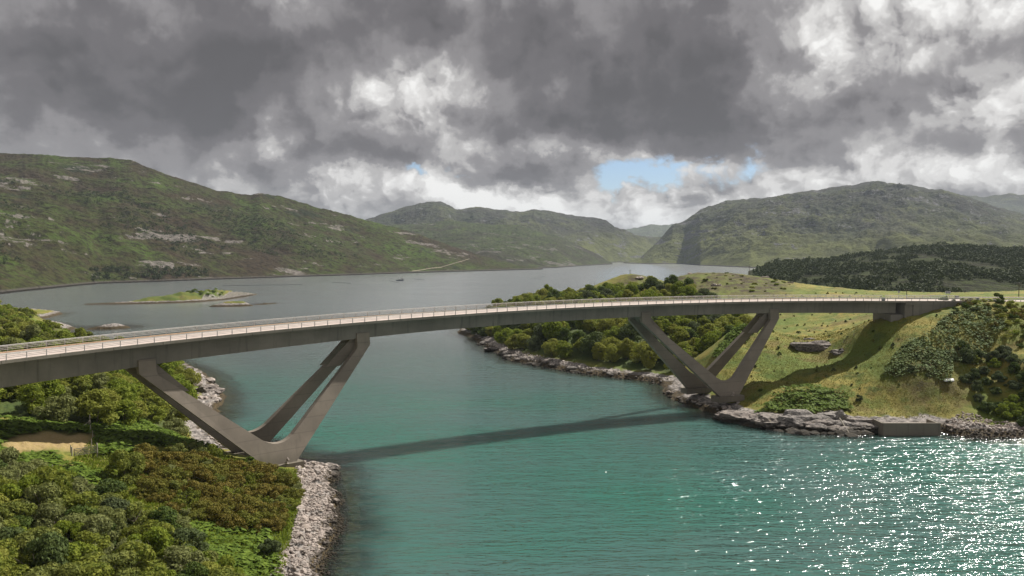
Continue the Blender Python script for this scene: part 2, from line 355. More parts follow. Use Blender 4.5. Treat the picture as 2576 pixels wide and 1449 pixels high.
right_ctrl = Vl((1835, 997, 4.5), (1752, 978, 4.5), (1950, 960, 7), (2100, 1000, 5.5), (2050, 880, 14), (2300, 1000, 7), (2300, 900, 16), (2400, 850, 21), (2500, 900, 16),
    (2500, 1000, 7), (2450, 772, 29.2), (2576, 775, 29), (2576, 900, 17), (2576, 1040, 4), (2400, 1060, 2.6), (2250, 1040, 3.2), (2050, 1040, 3.6), (1900, 1010, 4.2), (1850, 985, 5)) + \
    [VY(1850, 900, 262), VY(1850, 830, 290), VY(2100, 802, 330), VY(2060, 852, 287), VY(1980, 806, 345), VY(1740, 688, 480), VY(1800, 688, 480), VY(1870, 689, 470), VY(2000, 713, 450), VY(2150, 740, 400),
     VY(2300, 744, 330), VY(1588, 689, 520), VY(1660, 716, 500), VY(1500, 742, 500), VY(1400, 764, 470), VY(1300, 784, 450), VY(1225, 806, 440),
     (72, 236, 8), (88, 246, 9.7), (108, 252, 13.3), (118.6, 246, 20), (121, 258, 25.4), (117, 257, 24.4), (112, 264, 19.5), (124, 255, 25.2), (129, 251, 25.2), (138, 256, 28.3), (18, 345, 7), (30, 380, 12), (0, 400, 8), (40, 440, 17), (60, 330, 10), (75, 300, 9),
     (75, 380, 18), (150, 330, 24), (200, 350, 26), (160, 275, 29.5), (180, 268, 29.5), (220, 300, 29), (260, 230, 24), (200, 212, 9), (240, 208, 7), (400, 350, 35), (700, 300, 45), (250, 560, 12), (100, 560, 14), (400, 600, 18)]
L = Land(left_poly, left_ctrl, 11, 2.6); Rt = Land(right_poly, right_ctrl, 47, 2.4)
RI = np.arange(86.5, 125, .5); RXY = np.array([bp(i, 7.6 if i < 91.5 else 5.25) for i in RI])
def flatten(x, y, z):
    d = np.full(x.shape, 1e9); rz = np.zeros(x.shape)
    for px, py, pz in RXY:
        q = (x-px)**2+(y-py)**2; m = q < d; d = np.where(m, q, d); rz = np.where(m, pz, rz)
    d = np.sqrt(d); k = np.where(y < 1e9, sstep(d, np.where(x < 150, 7.0, 11.0), np.where(x < 150, 4.0, 6.2)), 0); return z*(1-k)+np.minimum(rz-.25, np.maximum(z, rz-.25))*k
def fix_r(x, y, z):
    m = (x > 110) & (y > 235) & (y < 330)
    return np.where(m, flatten(x, y, z), z)
Rt.fix = fix_r

def inpoly(poly, x, y):
    ins = np.zeros(np.shape(x), bool); n = len(poly)
    for k in range(n):
        ax, ay = poly[k][:2]; bx, by = poly[(k+1) % n][:2]
        ins ^= ((ay > y) != (by > y)) & (x < (bx-ax)*(y-ay)/((by-ay) if abs(by-ay) > 1e-9 else 1e-9)+ax)
    return ins
def soft(poly, x, y, w): return sstep(sdist(np.array([p[:2] for p in poly]), x, y), -w, w)
# zones on the ground
heath_l = Vl((330, 1172, 9), (480, 1128, 8), (560, 1180, 5), (720, 1185, 3), (748, 1250, 3), (722, 1305, 3), (640, 1335, 4), (480, 1315, 6), (400, 1272, 8), (330, 1232, 9))
dry_l = Vl((5, 1132, 13), (60, 1118, 13), (150, 1108, 12.5), (232, 1104, 12), (234, 1130, 12), (140, 1144, 12), (5, 1160, 13))
heath_far = Vl((0, 812, 10), (60, 812, 9), (120, 830, 7), (165, 842, 5), (90, 858, 8), (0, 858, 10))
fern_l = [Vl((-60, 1085, 15), (60, 1062, 15), (228, 1066, 13.5), (228, 1100, 12.4), (120, 1106, 13), (40, 1120, 13.5), (-60, 1140, 14)), Vl((-120, 1140, 14), (5, 1132, 13), (5, 1165, 13), (-120, 1240, 13)),
          Vl((0, 1165, 13), (130, 1150, 12), (170, 1180, 11), (250, 1175, 11), (270, 1230, 10), (120, 1245, 11), (0, 1250, 12)),
          Vl((235, 1090, 10), (330, 1055, 10), (440, 1085, 8.5), (545, 1130, 5), (560, 1165, 4.5), (480, 1150, 7), (400, 1130, 8.5), (330, 1150, 9.5), (245, 1150, 11)),
          Vl((440, 1345, 6), (560, 1312, 5), (665, 1325, 3.5), (690, 1395, 2.6), (705, 1449, 2.5), (560, 1449, 4.5), (470, 1400, 6))]
fern_r = [VY(1790, 870, 276), VY(1850, 835, 290), VY(1900, 812, 310), VY(1935, 830, 300), VY(1880, 880, 275), VY(1820, 900, 266)]
moor_r = [VY(1700, 740, 440), VY(1640, 712, 500), VY(1740, 690, 480), VY(1880, 692, 470), VY(1960, 720, 440), VY(1900, 742, 400)]

def land_mat():
    m, t = new_mat('headland_ground'); p = wpos(t); z = nd(t, 'ShaderNodeSeparateXYZ', {0: p}).outputs[2]
    nrm = nd(t, 'ShaderNodeSeparateXYZ', {0: nd(t, 'ShaderNodeNewGeometry').outputs['Normal']}).outputs[2]
    big = nz(t, p, .035, 4, .6); mid = nz(t, p, .22, 5, .62); fine = nz(t, p, 1.6, 5, .7)
    a = mixc(t, mrange(t, mth(t, 'ADD', mth(t, 'MULTIPLY', big, .6), mth(t, 'MULTIPLY', nz(t, p, .11, 5, .65), .4)), .42, .58), (.11, .145, .015), (.27, .22, .046))
    a = mixc(t, mth(t, 'MULTIPLY', mrange(t, mid, .46, .66), .85), a, (.085, .135, .014))
    a = mixc(t, mth(t, 'MULTIPLY', mrange(t, fine, .52, .72), .6), a, (.075, .085, .02))
    a = mixc(t, mth(t, 'MULTIPLY', mrange(t, nz(t, p, .075, 6, .68), .53, .64), .75), a, (.15, .115, .030))
    a = mixc(t, mth(t, 'MULTIPLY', mrange(t, nz(t, p, .13, 6, .7), .56, .64), .7), a, (.06, .095, .014))
    heath = mixc(t, mrange(t, mid, .42, .60), (.050, .036, .014), (.100, .095, .020))
    heath = mixc(t, mth(t, 'MULTIPLY', mrange(t, nz(t, p, .14, 5, .68), .50, .62), .85), heath, (.115, .14, .018))
    a = mixc(t, att(t, 'heath'), a, heath)
    dry = mixc(t, mrange(t, fine, .35, .65), (.30, .225, .085), (.36, .26, .13))
    a = mixc(t, att(t, 'dry'), a, dry)
    a = mixc(t, mth(t, 'MULTIPLY', att(t, 'wood'), .85), a, mixc(t, mrange(t, fine, .35, .65), (.022, .038, .010), (.06, .09, .018)))
    rk = mixc(t, mrange(t, nz(t, p, .7, 6, .68, (1, 1, 2.6)), .36, .64), (.085, .078, .072), (.37, .33, .30))
    rk = mixc(t, mth(t, 'MULTIPLY', mrange(t, nz(t, p, 1.1, 3), .62, .75), .55), rk, (.33, .27, .11))
    zz = mth(t, 'ADD', z, mth(t, 'MULTIPLY_ADD', mid, 2.0, -1.0))
    rk = mixc(t, mrange(t, zz, 1.9, 1.0), rk, mixc(t, mrange(t, fine, .4, .6), (.022, .017, .010), (.085, .058, .022)))
    shore = mth(t, 'ADD', att(t, 'shore'), mth(t, 'MULTIPLY_ADD', mid, 1.1, -.55))
    steep = mrange(t, mth(t, 'ADD', nrm, mth(t, 'MULTIPLY_ADD', mid, .3, -.15)), .62, .48)
    f = mth(t, 'MAXIMUM', mrange(t, shore, .42, .62), mth(t, 'MULTIPLY', steep, .85))
    a = mixc(t, f, a, rk)
    h = mth(t, 'ADD', fine, mth(t, 'MULTIPLY', mid, 1.5))
    out(t, pbsdf(t, a, .9, h, .7, .35)); return m
M['land'] = land_mat()

def land_mesh(name, land, vx0, vx1, dv, Y0, Y1, k, zones):
    vx = np.arange(vx0, vx1+dv, dv); n = int(math.log(Y1/Y0)/math.log(k)); Y = Y0*k**np.arange(n)
    GX = (vx[None]-1288)/FV*Y[:, None]; GY = np.repeat(Y[:, None], len(vx), 1)
    z, d = land.base(GX, GY)
    at = {'shore': sstep(d, 11, 3)}
    for nm, polys, w in zones:
        r = 0
        for pl in polys: r = np.maximum(r, soft(pl, GX, GY, w))
        at[nm] = r*np.ones(GX.shape)
    # only the cells on or close to the land are kept
    keep = (d > -38); F = grid_faces(*GX.shape); kf = keep.ravel()[F].any(1); F = F[kf]
    used = np.zeros(GX.size, bool); used[F.ravel()] = True; idx = np.cumsum(used)-1
    vs = np.stack([GX, GY, z], -1).reshape(-1, 3)[used]
    o = mk(name, vs, idx[F], M['land'], True, None, {a: b.ravel()[used] for a, b in at.items()})
    o['kind'] = 'structure'
    return o
wood_r = [(-20, 436), (-12, 420), (-6, 395), (3, 357), (18, 332), (33, 315), (50, 299), (60, 291), (72, 293), (86, 306), (97, 330), (102, 352), (95, 395), (88, 428), (78, 452), (62, 478), (48, 496), (20, 512), (-12, 500), (-25, 468)]
wood_l = [(-72, 172), (-80, 154), (-94, 146), (-118, 132), (-150, 145), (-185, 190), (-180, 255), (-150, 285), (-126, 292), (-112, 272), (-100, 250), (-93, 228), (-86, 205), (-80, 188)]
bush_l = Vl((-60, 1230, 13), (130, 1238, 11), (250, 1240, 10), (300, 1300, 9), (430, 1330, 7), (480, 1400, 6), (560, 1449, 4.5)) + [(-33, 92), (-45, 72), (-75, 72)]
land_mesh('left_headland', L, -420, 900, 2.6, 48, 900, 1.0062,
    [('heath', [heath_l, heath_far], 5), ('dry', [dry_l], 1.5), ('wood', [wood_l, bush_l]+fern_l, 2)])
land_mesh('right_headland', Rt, 1130, 3100, 2.9, 178, 860, 1.0036,
    [('heath', [moor_r, [VY(1650, 716, 470), VY(1740, 690, 480), VY(1880, 692, 470), VY(2000, 716, 445), VY(1960, 742, 390), VY(1800, 750, 410), VY(1690, 745, 430)], [VY(1540, 712, 505), VY(1588, 686, 525), VY(1640, 705, 515), VY(1640, 722, 490), VY(1560, 724, 495)], Vl((2265, 950, 10), (2330, 935, 12), (2390, 960, 9), (2375, 1005, 6.5), (2290, 1000, 7))], 9), ('dry', [], 1), ('wood', [wood_r], 3)])

# ------------------------------------------------------------------ water
def water():
    vx = np.arange(-2600, 5200, 14.0); Y = np.concatenate([30*1.012**np.arange(290), 30*1.012**290*1.05**np.arange(1, 78)])
    GX = (vx[None]-1288)/FV*Y[:, None]; GY = np.repeat(Y[:, None], len(vx), 1)
    dep = np.full(GX.shape, 9.0); m = (GY < 760)
    zl, dl = L.base(GX[m], GY[m]); zr, dr = Rt.base(GX[m], GY[m])
    dep[m] = np.clip(-np.maximum(zl, zr), 0, 9)
    for cx, cy, r in ISLES: dep = np.minimum(dep, np.clip((np.hypot(GX-cx, GY-cy)-r)*.15, .2, 9))
    m, t = new_mat('loch_water'); p = wpos(t)
    geo = nd(t, 'ShaderNodeNewGeometry')
    # wind waves: three sizes, crests roughly across the view, slightly turned
    rot = nd(t, 'ShaderNodeMapping', {'Vector': p, 'Rotation': (0, 0, R(-14)), 'Scale': (.30, 1.0, 1.0)}).outputs[0]
    w1 = nd(t, 'ShaderNodeTexNoise', {'Vector': rot, 'Scale': .36, 'Detail': 3., 'Roughness': .5}).outputs[0]
    w2 = nd(t, 'ShaderNodeTexNoise', {'Vector': rot, 'Scale': 1.35, 'Detail': 2., 'Roughness': .5}).outputs[0]
    w3 = nd(t, 'ShaderNodeTexNoise', {'Vector': p, 'Scale': 3.6, 'Detail': 1., 'Roughness': .5}).outputs[0]
    yy = nd(t, 'ShaderNodeSeparateXYZ', {0: p}).outputs[1]
    patch = mrange(t, nz(t, p, .008, 3, .5, (1, 2.2, 1)), .35, .65, .75, 1.15)
    hgt = mth(t, 'ADD', mth(t, 'ADD', mth(t, 'MULTIPLY', w1, 1.15), mth(t, 'MULTIPLY', w2, .46)), mth(t, 'MULTIPLY', w3, .03))
    bmp = nd(t, 'ShaderNodeBump', {'Strength': mth(t, 'MULTIPLY', patch, mrange(t, yy, 130, 520, 1.0, .20)), 'Distance': 1.3, 'Height': hgt}).outputs[0]
    cn = nz(t, p, .012, 3, .5, (1, 1.6, 1))
    deep = mixc(t, mrange(t, cn, .36, .62), (.055, .118, .108), (.034, .126, .098))
    deep = mixc(t, mrange(t, nd(t, 'ShaderNodeSeparateXYZ', {0: p}).outputs[1], 170, 420), deep, (.085, .112, .112))
    body = nd(t, 'ShaderNodeSubsurfaceScattering', {'Color': deep, 'Scale': 1.0, 'Radius': (5.0, 6.0, 6.0)}, falloff='BURLEY').outputs[0]
    clear = nd(t, 'ShaderNodeBsdfTransparent', {0: (.62, .80, .72, 1)}).outputs[0]
    dp = mth(t, 'ADD', att(t, 'depth'), mth(t, 'MULTIPLY_ADD', nz(t, p, .3, 3), .8, -.4))
    sub = nd(t, 'ShaderNodeMixShader', {0: mrange(t, dp, .1, 2.6), 1: clear, 2: body}).outputs[0]
    gl = nd(t, 'ShaderNodeBsdfGlossy', {'Color': (1, 1, 1, 1), 'Roughness': mrange(t, yy, 140, 700, .10, .2), 'Normal': bmp}).outputs[0]
    fr = nd(t, 'ShaderNodeFresnel', {'IOR': 1.33, 'Normal': bmp}).outputs[0]
    out(t, nd(t, 'ShaderNodeMixShader', {0: mth(t, 'MINIMUM', fr, .95), 1: sub, 2: gl}).outputs[0])
    o = mk('loch_water', np.stack([GX, GY, np.zeros(GX.shape)], -1).reshape(-1, 3), grid_faces(*GX.shape), m, True, None, {'depth': dep})
    o['kind'] = 'structure'
ISLES = []
def isl(vx, vy, r): x, y, _ = V(vx, vy); ISLES.append((x, y, r))
isl(300, 764, 20); isl(420, 758, 30); isl(540, 750, 25); isl(580, 768, 16); isl(660, 764, 8); isl(270, 824, 14)
water()
sb = mk('seabed', [(-9000, -200, -7.5), (9000, -200, -7.5), (30000, 60000, -7.5), (-30000, 60000, -7.5)], [(0, 1, 2, 3)], plain('sandy_bed', (.09, .10, .07), .95)); sb['kind'] = 'structure'

# ------------------------------------------------------------------ islands
def island(name, pts, zmax, label, green):
    """low rock ridge; pts = (vx, vy) of the near waterline from end to end and the depth in metres"""
    xs = [V(a, b)[0] for a, b, w in pts]; ys = [V(a, b)[1] for a, b, w in pts]; ws = [w for a, b, w in pts]; zs = zmax
    n, k = 220, 46; s = np.linspace(0, 1, n); kk = np.linspace(0, 1, len(pts))
    x = np.interp(s, kk, xs); y = np.interp(s, kk, ys); w = np.interp(s, kk, ws); zz = np.interp(s, kk, zs)
    t = np.linspace(-.1, 1.1, k)
    X = np.repeat(x[:, None], k, 1); Y = y[:, None]+t[None]*w[:, None]
    Y = Y+1.3*fbm(X*.1, X*.07, 4, 5); prof = np.clip(np.sin(np.clip(t, 0, 1)*math.pi), 0, 1)**.8
    Z = zz[:, None]*prof[None]*(1+.35*fbm(X*.09, Y*.09, 4, 3))+.5*fbm(X*.4, Y*.4, 4, 9)*prof-.35
    Z[0] = -1; Z[-1] = -1; Z[:, 0] = -1; Z[:, -1] = -1
    g = sstep(Z+.6*fbm(X*.2, Y*.2, 3, 2), green, green+.9)
    o = mk(name, np.stack([X, Y, Z], -1).reshape(-1, 3), grid_faces(n, k), M['land'], True, None,
           {'shore': 1-g, 'heath': np.zeros(n*k), 'dry': np.zeros(n*k), 'wood': g*.45})
    o['kind'] = 'structure'; ISL.append((X, Y, Z)); return o
ISL = []
def islz(x, y, k=0):
    X, Y, Z = ISL[k]; j = np.argmin((X-x)**2+(Y-y)**2); return float(Z.ravel()[j])
island('islet', [(203, 766, 6), (300, 766, 24), (400, 764, 40), (500, 760, 50), (560, 755, 52), (605, 748, 46), (637, 741, 22)], [.5, 2.4, 8.5, 10.0, 8.0, 4.0, .3], '', 1.9)
island('skerry', [(523, 772, 5), (560, 772, 14), (600, 771, 18), (633, 770, 6)], [.5, 4.2, 4.6, .6], '', 2.6)
island('skerry', [(638, 767, 4), (665, 766, 7), (696, 763, 3)], [.5, 1.4, .4], '', 9)
island('skerry', [(214, 829, 4), (250, 829, 12), (278, 828, 12), (322, 825, 4)], [.3, 2.6, 3.6, .4], '', 9)

# ------------------------------------------------------------------ hills
def hill_mat(name, green, heath, rock, bright, lush=None, rockamt=.5):
    m, t = new_mat(name); p = wpos(t)
    nrm = nd(t, 'ShaderNodeSeparateXYZ', {0: nd(t, 'ShaderNodeNewGeometry').outputs['Normal']}).outputs[2]
    big = nz(t, p, .0032, 5, .6); mid = nz(t, p, .013, 6, .66, (1, 1, 2.2)); fine = nz(t, p, .075, 5, .7, (1, 1, 1.8))
    a = mixc(t, mrange(t, mth(t, 'ADD', mth(t, 'MULTIPLY', big, .6), mth(t, 'MULTIPLY', mid, .5)), .46, .64), heath, green)
    a = mixc(t, mth(t, 'MULTIPLY', mrange(t, nz(t, p, .006, 6, .62), .50, .66), .85), a, bright)
    a = mixc(t, mth(t, 'MULTIPLY', mrange(t, fine, .45, .60), .8), a, [x*.38 for x in heath])
    a = mixc(t, mth(t, 'MULTIPLY', mrange(t, nz(t, p, .03, 5, .7, (1, 1, 2.)), .52, .68), .6), a, [x*1.35 for x in heath])
    a = mixc(t, mth(t, 'MULTIPLY', mrange(t, nz(t, p, .0085, 5, .65), .60, .68), .7), a, (.016, .026, .012))
    if lush:   # greener, grassier ground low on the slopes, in broad patches
        zz = mth(t, 'ADD', nd(t, 'ShaderNodeSeparateXYZ', {0: p}).outputs[2], mth(t, 'MULTIPLY_ADD', nz(t, p, .0016, 4, .55), 520., -260.))
        a = mixc(t, mth(t, 'MULTIPLY', mrange(t, zz, 230, 60), .75), a, mixc(t, mrange(t, mid, .4, .62), [x*.6 for x in lush], lush))
    rr = mth(t, 'ADD', att(t, 'rock'), mth(t, 'MULTIPLY_ADD', fine, 1.0, -.5))
    rr = mth(t, 'ADD', rr, mrange(t, nrm, .80, .62, 0., .5))
    a = mixc(t, mth(t, 'MULTIPLY', mrange(t, rr, .60, .85), rockamt*1.6), a, mixc(t, mrange(t, fine, .35, .65), [x*.4 for x in rock], rock))
    a = mixc(t, mrange(t, nd(t, 'ShaderNodeSeparateXYZ', {0: p}).outputs[2], 5.0, 2.5), a, (.09, .08, .07))
    a = mixc(t, mrange(t, nd(t, 'ShaderNodeSeparateXYZ', {0: p}).outputs[2], 2.6, 1.6), a, (.018, .015, .010))
    h = mth(t, 'ADD', mid, mth(t, 'MULTIPLY', fine, .45))
    out(t, pbsdf(t, a, .95, h, 1.0, 22.0, spec=.1)); return m
G1, HE, RK, BRG = (.054, .072, .016), (.054, .039, .022), (.28, .25, .225), (.070, .112, .018)  # moor hill's heather and grass tones, darkened to carry cloud shade in the colour
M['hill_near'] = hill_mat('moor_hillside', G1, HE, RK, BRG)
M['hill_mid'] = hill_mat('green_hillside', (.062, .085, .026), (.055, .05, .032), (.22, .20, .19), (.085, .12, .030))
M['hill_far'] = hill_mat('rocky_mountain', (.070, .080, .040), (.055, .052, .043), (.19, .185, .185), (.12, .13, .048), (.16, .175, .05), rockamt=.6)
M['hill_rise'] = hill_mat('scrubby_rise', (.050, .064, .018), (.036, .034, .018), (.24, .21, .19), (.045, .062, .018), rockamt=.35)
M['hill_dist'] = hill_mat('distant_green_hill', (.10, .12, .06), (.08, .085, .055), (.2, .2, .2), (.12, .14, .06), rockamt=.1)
HILLS = {}
def hill(name, sky, base, vx0, vx1, ncol, nrow, mat, seed, amp, expo=1.1, back=.8, rough=.008, crag=.3, tmin=-.04):
    """sky: (vx, vy, forward distance) of the crest; base: (vx, forward distance) of the foot"""
    vx = np.linspace(vx0, vx1, ncol); sk = np.array(sky); bs = np.array(base)
    vy = np.interp(vx, sk[:, 0], sk[:, 1]); Yr = np.interp(vx, sk[:, 0], sk[:, 2]); Ys = np.interp(vx, bs[:, 0], bs[:, 1])
    ker = np.hanning(max(3, ncol//170)); ker /= ker.sum(); pad = len(ker)//2
    sm = lambda a: np.convolve(np.pad(a, pad, 'edge'), ker, 'valid')[:len(a)]
    vy = sm(vy)+3.4*fbm(vx*.035, vx*0, 6, seed, .62); Yr = sm(Yr); Ys = sm(Ys)
    zr = CAM_H+(640.4-vy)/FV*Yr
    t = np.concatenate([[tmin], np.linspace(0, 1, int(nrow*.8))**.9, 1+np.linspace(.03, back, nrow-int(nrow*.8)-1)])
    Y = Ys[:, None]+(Yr-Ys)[:, None]*t[None]; X = (vx[:, None]-1288)/FV*Y
    tt = np.clip(t, 0, 1)[None]
    lump = fbm(X*.0016, Y*.0016, 3, seed+2)
    e = expo*(1-.25*lump); prof = np.where(t[None] <= 1, tt**e, 1-.55*(t[None]-1)**1.3)
    Z = zr[:, None]*prof
    win = np.clip(np.minimum(tt*5, (1-tt)*4.5), 0, 1)*(t[None] <= 1)+.0
    sc_ = np.maximum(zr[:, None], 30)/280.
    rg = ridged(X*.0034, Y*.0034, 6, seed+4, .55)
    Z = Z+win*amp*(fbm(X*.0042, Y*.0042, 8, seed, .60)*.95+(rg-.3)*.8)*sc_
    rk = np.clip(fbm(X*.013, (Y*.3+Z*2.6)*.020, 6, seed+7, .68)*1.7+.35*lump+crag-.30, 0, 1)
    led = (Z+6*fbm(X*.01, Y*.01, 3, seed+8))/17.; fr = led-np.floor(led)
    Z = Z+win*rk*9*(sstep(fr, .5, .95)-fr)*np.minimum(sc_, 1.2)
    Z = Z+np.clip(tt*8, 0, 1)*rough*Y*.12*fbm(X*.03, Y*.03, 4, seed+9)
    Z[:, 0] = -3; Z[:, 1] = np.minimum(Z[:, 1], .4)
    o = mk(name, np.stack([X, Y, Z], -1).reshape(-1, 3), grid_faces(ncol, len(t))[:, ::-1], M[mat], True, None, {'rock': rk})
    o['kind'] = 'structure'; HILLS[name] = (vx, Y, Z)
    return o
def hillz(name, v, frac):
    vx, Y, Z = HILLS[name]; k = int(np.clip(np.searchsorted(vx, v), 0, len(vx)-1)); j = int(np.clip(frac*Y.shape[1], 0, Y.shape[1]-1))
    return ((vx[k]-1288)/FV*Y[k, j], Y[k, j], Z[k, j])
sh = lambda vx, vy: (vx, V(vx, vy)[1])
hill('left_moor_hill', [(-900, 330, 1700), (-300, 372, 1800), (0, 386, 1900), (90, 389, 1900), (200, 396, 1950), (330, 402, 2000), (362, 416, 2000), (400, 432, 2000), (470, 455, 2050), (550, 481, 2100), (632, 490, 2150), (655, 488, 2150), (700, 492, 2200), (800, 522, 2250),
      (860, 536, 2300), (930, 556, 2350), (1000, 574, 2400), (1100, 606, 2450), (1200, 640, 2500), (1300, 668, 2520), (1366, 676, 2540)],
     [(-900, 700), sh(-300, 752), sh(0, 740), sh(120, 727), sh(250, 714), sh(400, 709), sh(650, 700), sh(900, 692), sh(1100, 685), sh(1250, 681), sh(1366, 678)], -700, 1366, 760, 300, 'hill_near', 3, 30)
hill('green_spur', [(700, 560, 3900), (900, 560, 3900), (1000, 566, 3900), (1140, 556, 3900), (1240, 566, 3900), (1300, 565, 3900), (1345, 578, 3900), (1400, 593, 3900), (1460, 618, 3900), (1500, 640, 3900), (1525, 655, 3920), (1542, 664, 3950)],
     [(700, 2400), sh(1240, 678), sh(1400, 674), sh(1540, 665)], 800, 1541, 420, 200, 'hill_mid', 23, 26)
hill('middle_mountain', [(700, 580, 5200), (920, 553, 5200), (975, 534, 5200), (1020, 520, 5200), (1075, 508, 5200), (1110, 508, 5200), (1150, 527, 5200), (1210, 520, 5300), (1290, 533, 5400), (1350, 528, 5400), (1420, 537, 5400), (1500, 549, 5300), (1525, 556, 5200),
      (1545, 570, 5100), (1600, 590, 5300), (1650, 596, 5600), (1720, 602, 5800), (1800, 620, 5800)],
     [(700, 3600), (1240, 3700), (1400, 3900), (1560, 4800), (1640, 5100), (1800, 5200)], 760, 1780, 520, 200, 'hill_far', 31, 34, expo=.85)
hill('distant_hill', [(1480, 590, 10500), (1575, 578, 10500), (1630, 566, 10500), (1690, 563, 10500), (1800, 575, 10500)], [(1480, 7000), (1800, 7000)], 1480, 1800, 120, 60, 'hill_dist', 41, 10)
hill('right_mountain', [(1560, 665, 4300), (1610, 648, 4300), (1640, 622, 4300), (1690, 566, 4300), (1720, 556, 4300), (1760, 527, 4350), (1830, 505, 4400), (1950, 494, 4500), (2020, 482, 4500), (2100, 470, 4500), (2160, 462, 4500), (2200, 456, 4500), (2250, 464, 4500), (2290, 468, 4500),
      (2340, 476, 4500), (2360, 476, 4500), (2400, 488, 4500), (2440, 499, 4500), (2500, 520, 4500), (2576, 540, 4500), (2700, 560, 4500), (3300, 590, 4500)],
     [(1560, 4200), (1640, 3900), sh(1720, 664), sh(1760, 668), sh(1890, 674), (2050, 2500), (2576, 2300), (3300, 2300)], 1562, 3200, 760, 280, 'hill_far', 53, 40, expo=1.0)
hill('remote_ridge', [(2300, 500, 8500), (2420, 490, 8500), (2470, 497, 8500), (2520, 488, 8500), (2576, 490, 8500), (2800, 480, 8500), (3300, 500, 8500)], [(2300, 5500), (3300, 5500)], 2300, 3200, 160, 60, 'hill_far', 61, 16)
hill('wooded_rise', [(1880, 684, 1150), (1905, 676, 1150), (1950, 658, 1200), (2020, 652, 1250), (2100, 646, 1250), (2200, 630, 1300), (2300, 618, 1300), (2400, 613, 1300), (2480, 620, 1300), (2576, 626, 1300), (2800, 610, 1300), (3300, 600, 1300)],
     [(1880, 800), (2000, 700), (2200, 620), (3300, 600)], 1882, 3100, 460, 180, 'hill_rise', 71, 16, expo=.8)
# ------------------------------------------------------------------ bridge
bridge = empty('road_bridge', bp(37, 5.25, 0))
tag(bridge, 'long curved grey concrete road bridge on splayed V-shaped legs across the narrows', 'bridge')
BO = np.array(bridge.location)
def bpl(i, o, dz=0.0): return tuple(np.array(bp(i, o, dz))-BO)
def sweep(name, prof, i0, i1, step, mat, closed=True, caps=True, parent=bridge):
    n = max(2, int(round((i1-i0)/step))+1); vs = []; fs = []; k = len(prof(i0)) if callable(prof) else len(prof)
    for a in range(n):
        i = i0+(i1-i0)*a/(n-1)
        for o, dz in (prof(i) if callable(prof) else prof): vs.append(bpl(i, o, dz))
    for a in range(n-1):
        for b in range(k if closed else k-1):
            c = (b+1) % k; fs.append((a*k+b, a*k+c, (a+1)*k+c, (a+1)*k+b))
    if caps and closed: fs += [tuple(range(k-1, -1, -1)), tuple((n-1)*k+b for b in range(k))]
    return mk(name, vs, fs, mat, False, parent)
I0, I1 = -9.0, 81.6
# box girder in cast lengths, open ended where they butt
seg = 3.02; k = I0
while k < I1-.2:
    e = min(k+seg, I1); last = e >= I1-.01
    sweep('girder_segment', lambda i: [(2.2, -.52), (2.35, -gdepth(i)), (8.15, -gdepth(i)-.12), (8.3, -.52)], k, e, .75, M['concrete'], True, last)
    k = e
# deck slab: overhangs under, carriageway and verges on top
sweep('deck_slab', [(.12, -.06), (.12, -.34), (2.2, -.62), (8.3, -.62), (10.38, -.34), (10.38, -.06)], I0, 82.2, 1.0, M['concrete'])
sweep('road_surface', [(1.35, 0.0), (9.15, 0.0), (9.15, -.05), (1.35, -.05)], I0, 82.2, 1.0, M['road'])
sweep('verge', [(.30, .09), (1.35, .09), (1.35, -.055), (.30, -.055)], I0, 82.2, 1.0, M['road'])
sweep('verge', [(9.15, .10), (10.2, .10), (10.2, -.055), (9.15, -.055)], I0, 82.2, 1.0, M['verge'])
for nm, o0, o1 in (('edge_panel', 0.0, .34), ('edge_panel', 10.16, 10.5)):
    k = I0
    while k < 82:
        e = min(k+2.92, 82.2)
        sweep(nm, [(o0, .13), (o1, .13), (o1, -.40), (o0, -.40)], k+.012, e-.012, .97, M['fascia']); k = e
# parapets: posts each 3 m, four rails, top rail heavier
pm = MB(); pm.box((0, 0, .52), (.10, .14, 1.04)); pm.box((0, 0, .02), (.26, .30, .04))
for zz in (.36, .62, .88): pm.box((0, -.09, zz), (.07, .06, .05))
p_near = None
def posts(o, flip, i0, i1):
    global p_near
    for i in range(i0, i1+1):
        x, y, z = bpl(i, o, .125); th = bcurve(i)[3]
        if p_near is None: p_near = pm.build('parapet_post', M['post'], bridge); q = p_near
        else: q = p_near.copy(); col.objects.link(q); q.parent = bridge
        q.location = (x, y, z); q.rotation_euler = (0, 0, th+(math.pi if flip else 0))
posts(.17, False, -8, 81); posts(10.33, True, -8, 81)
def rails(o, inn):
    for dz, r in ((1.17, .075), (.98, .04), (.73, .04), (.47, .04)):
        oo = o+inn*.12 if dz < 1.1 else o
        sweep('rail', [(oo-r, dz-r*.8), (oo+r, dz-r*.8), (oo+r, dz+r*.8), (oo-r, dz+r*.8)], I0, 82.0, 1.0, M['rail'])
rails(.17, 1); rails(10.33, -1)
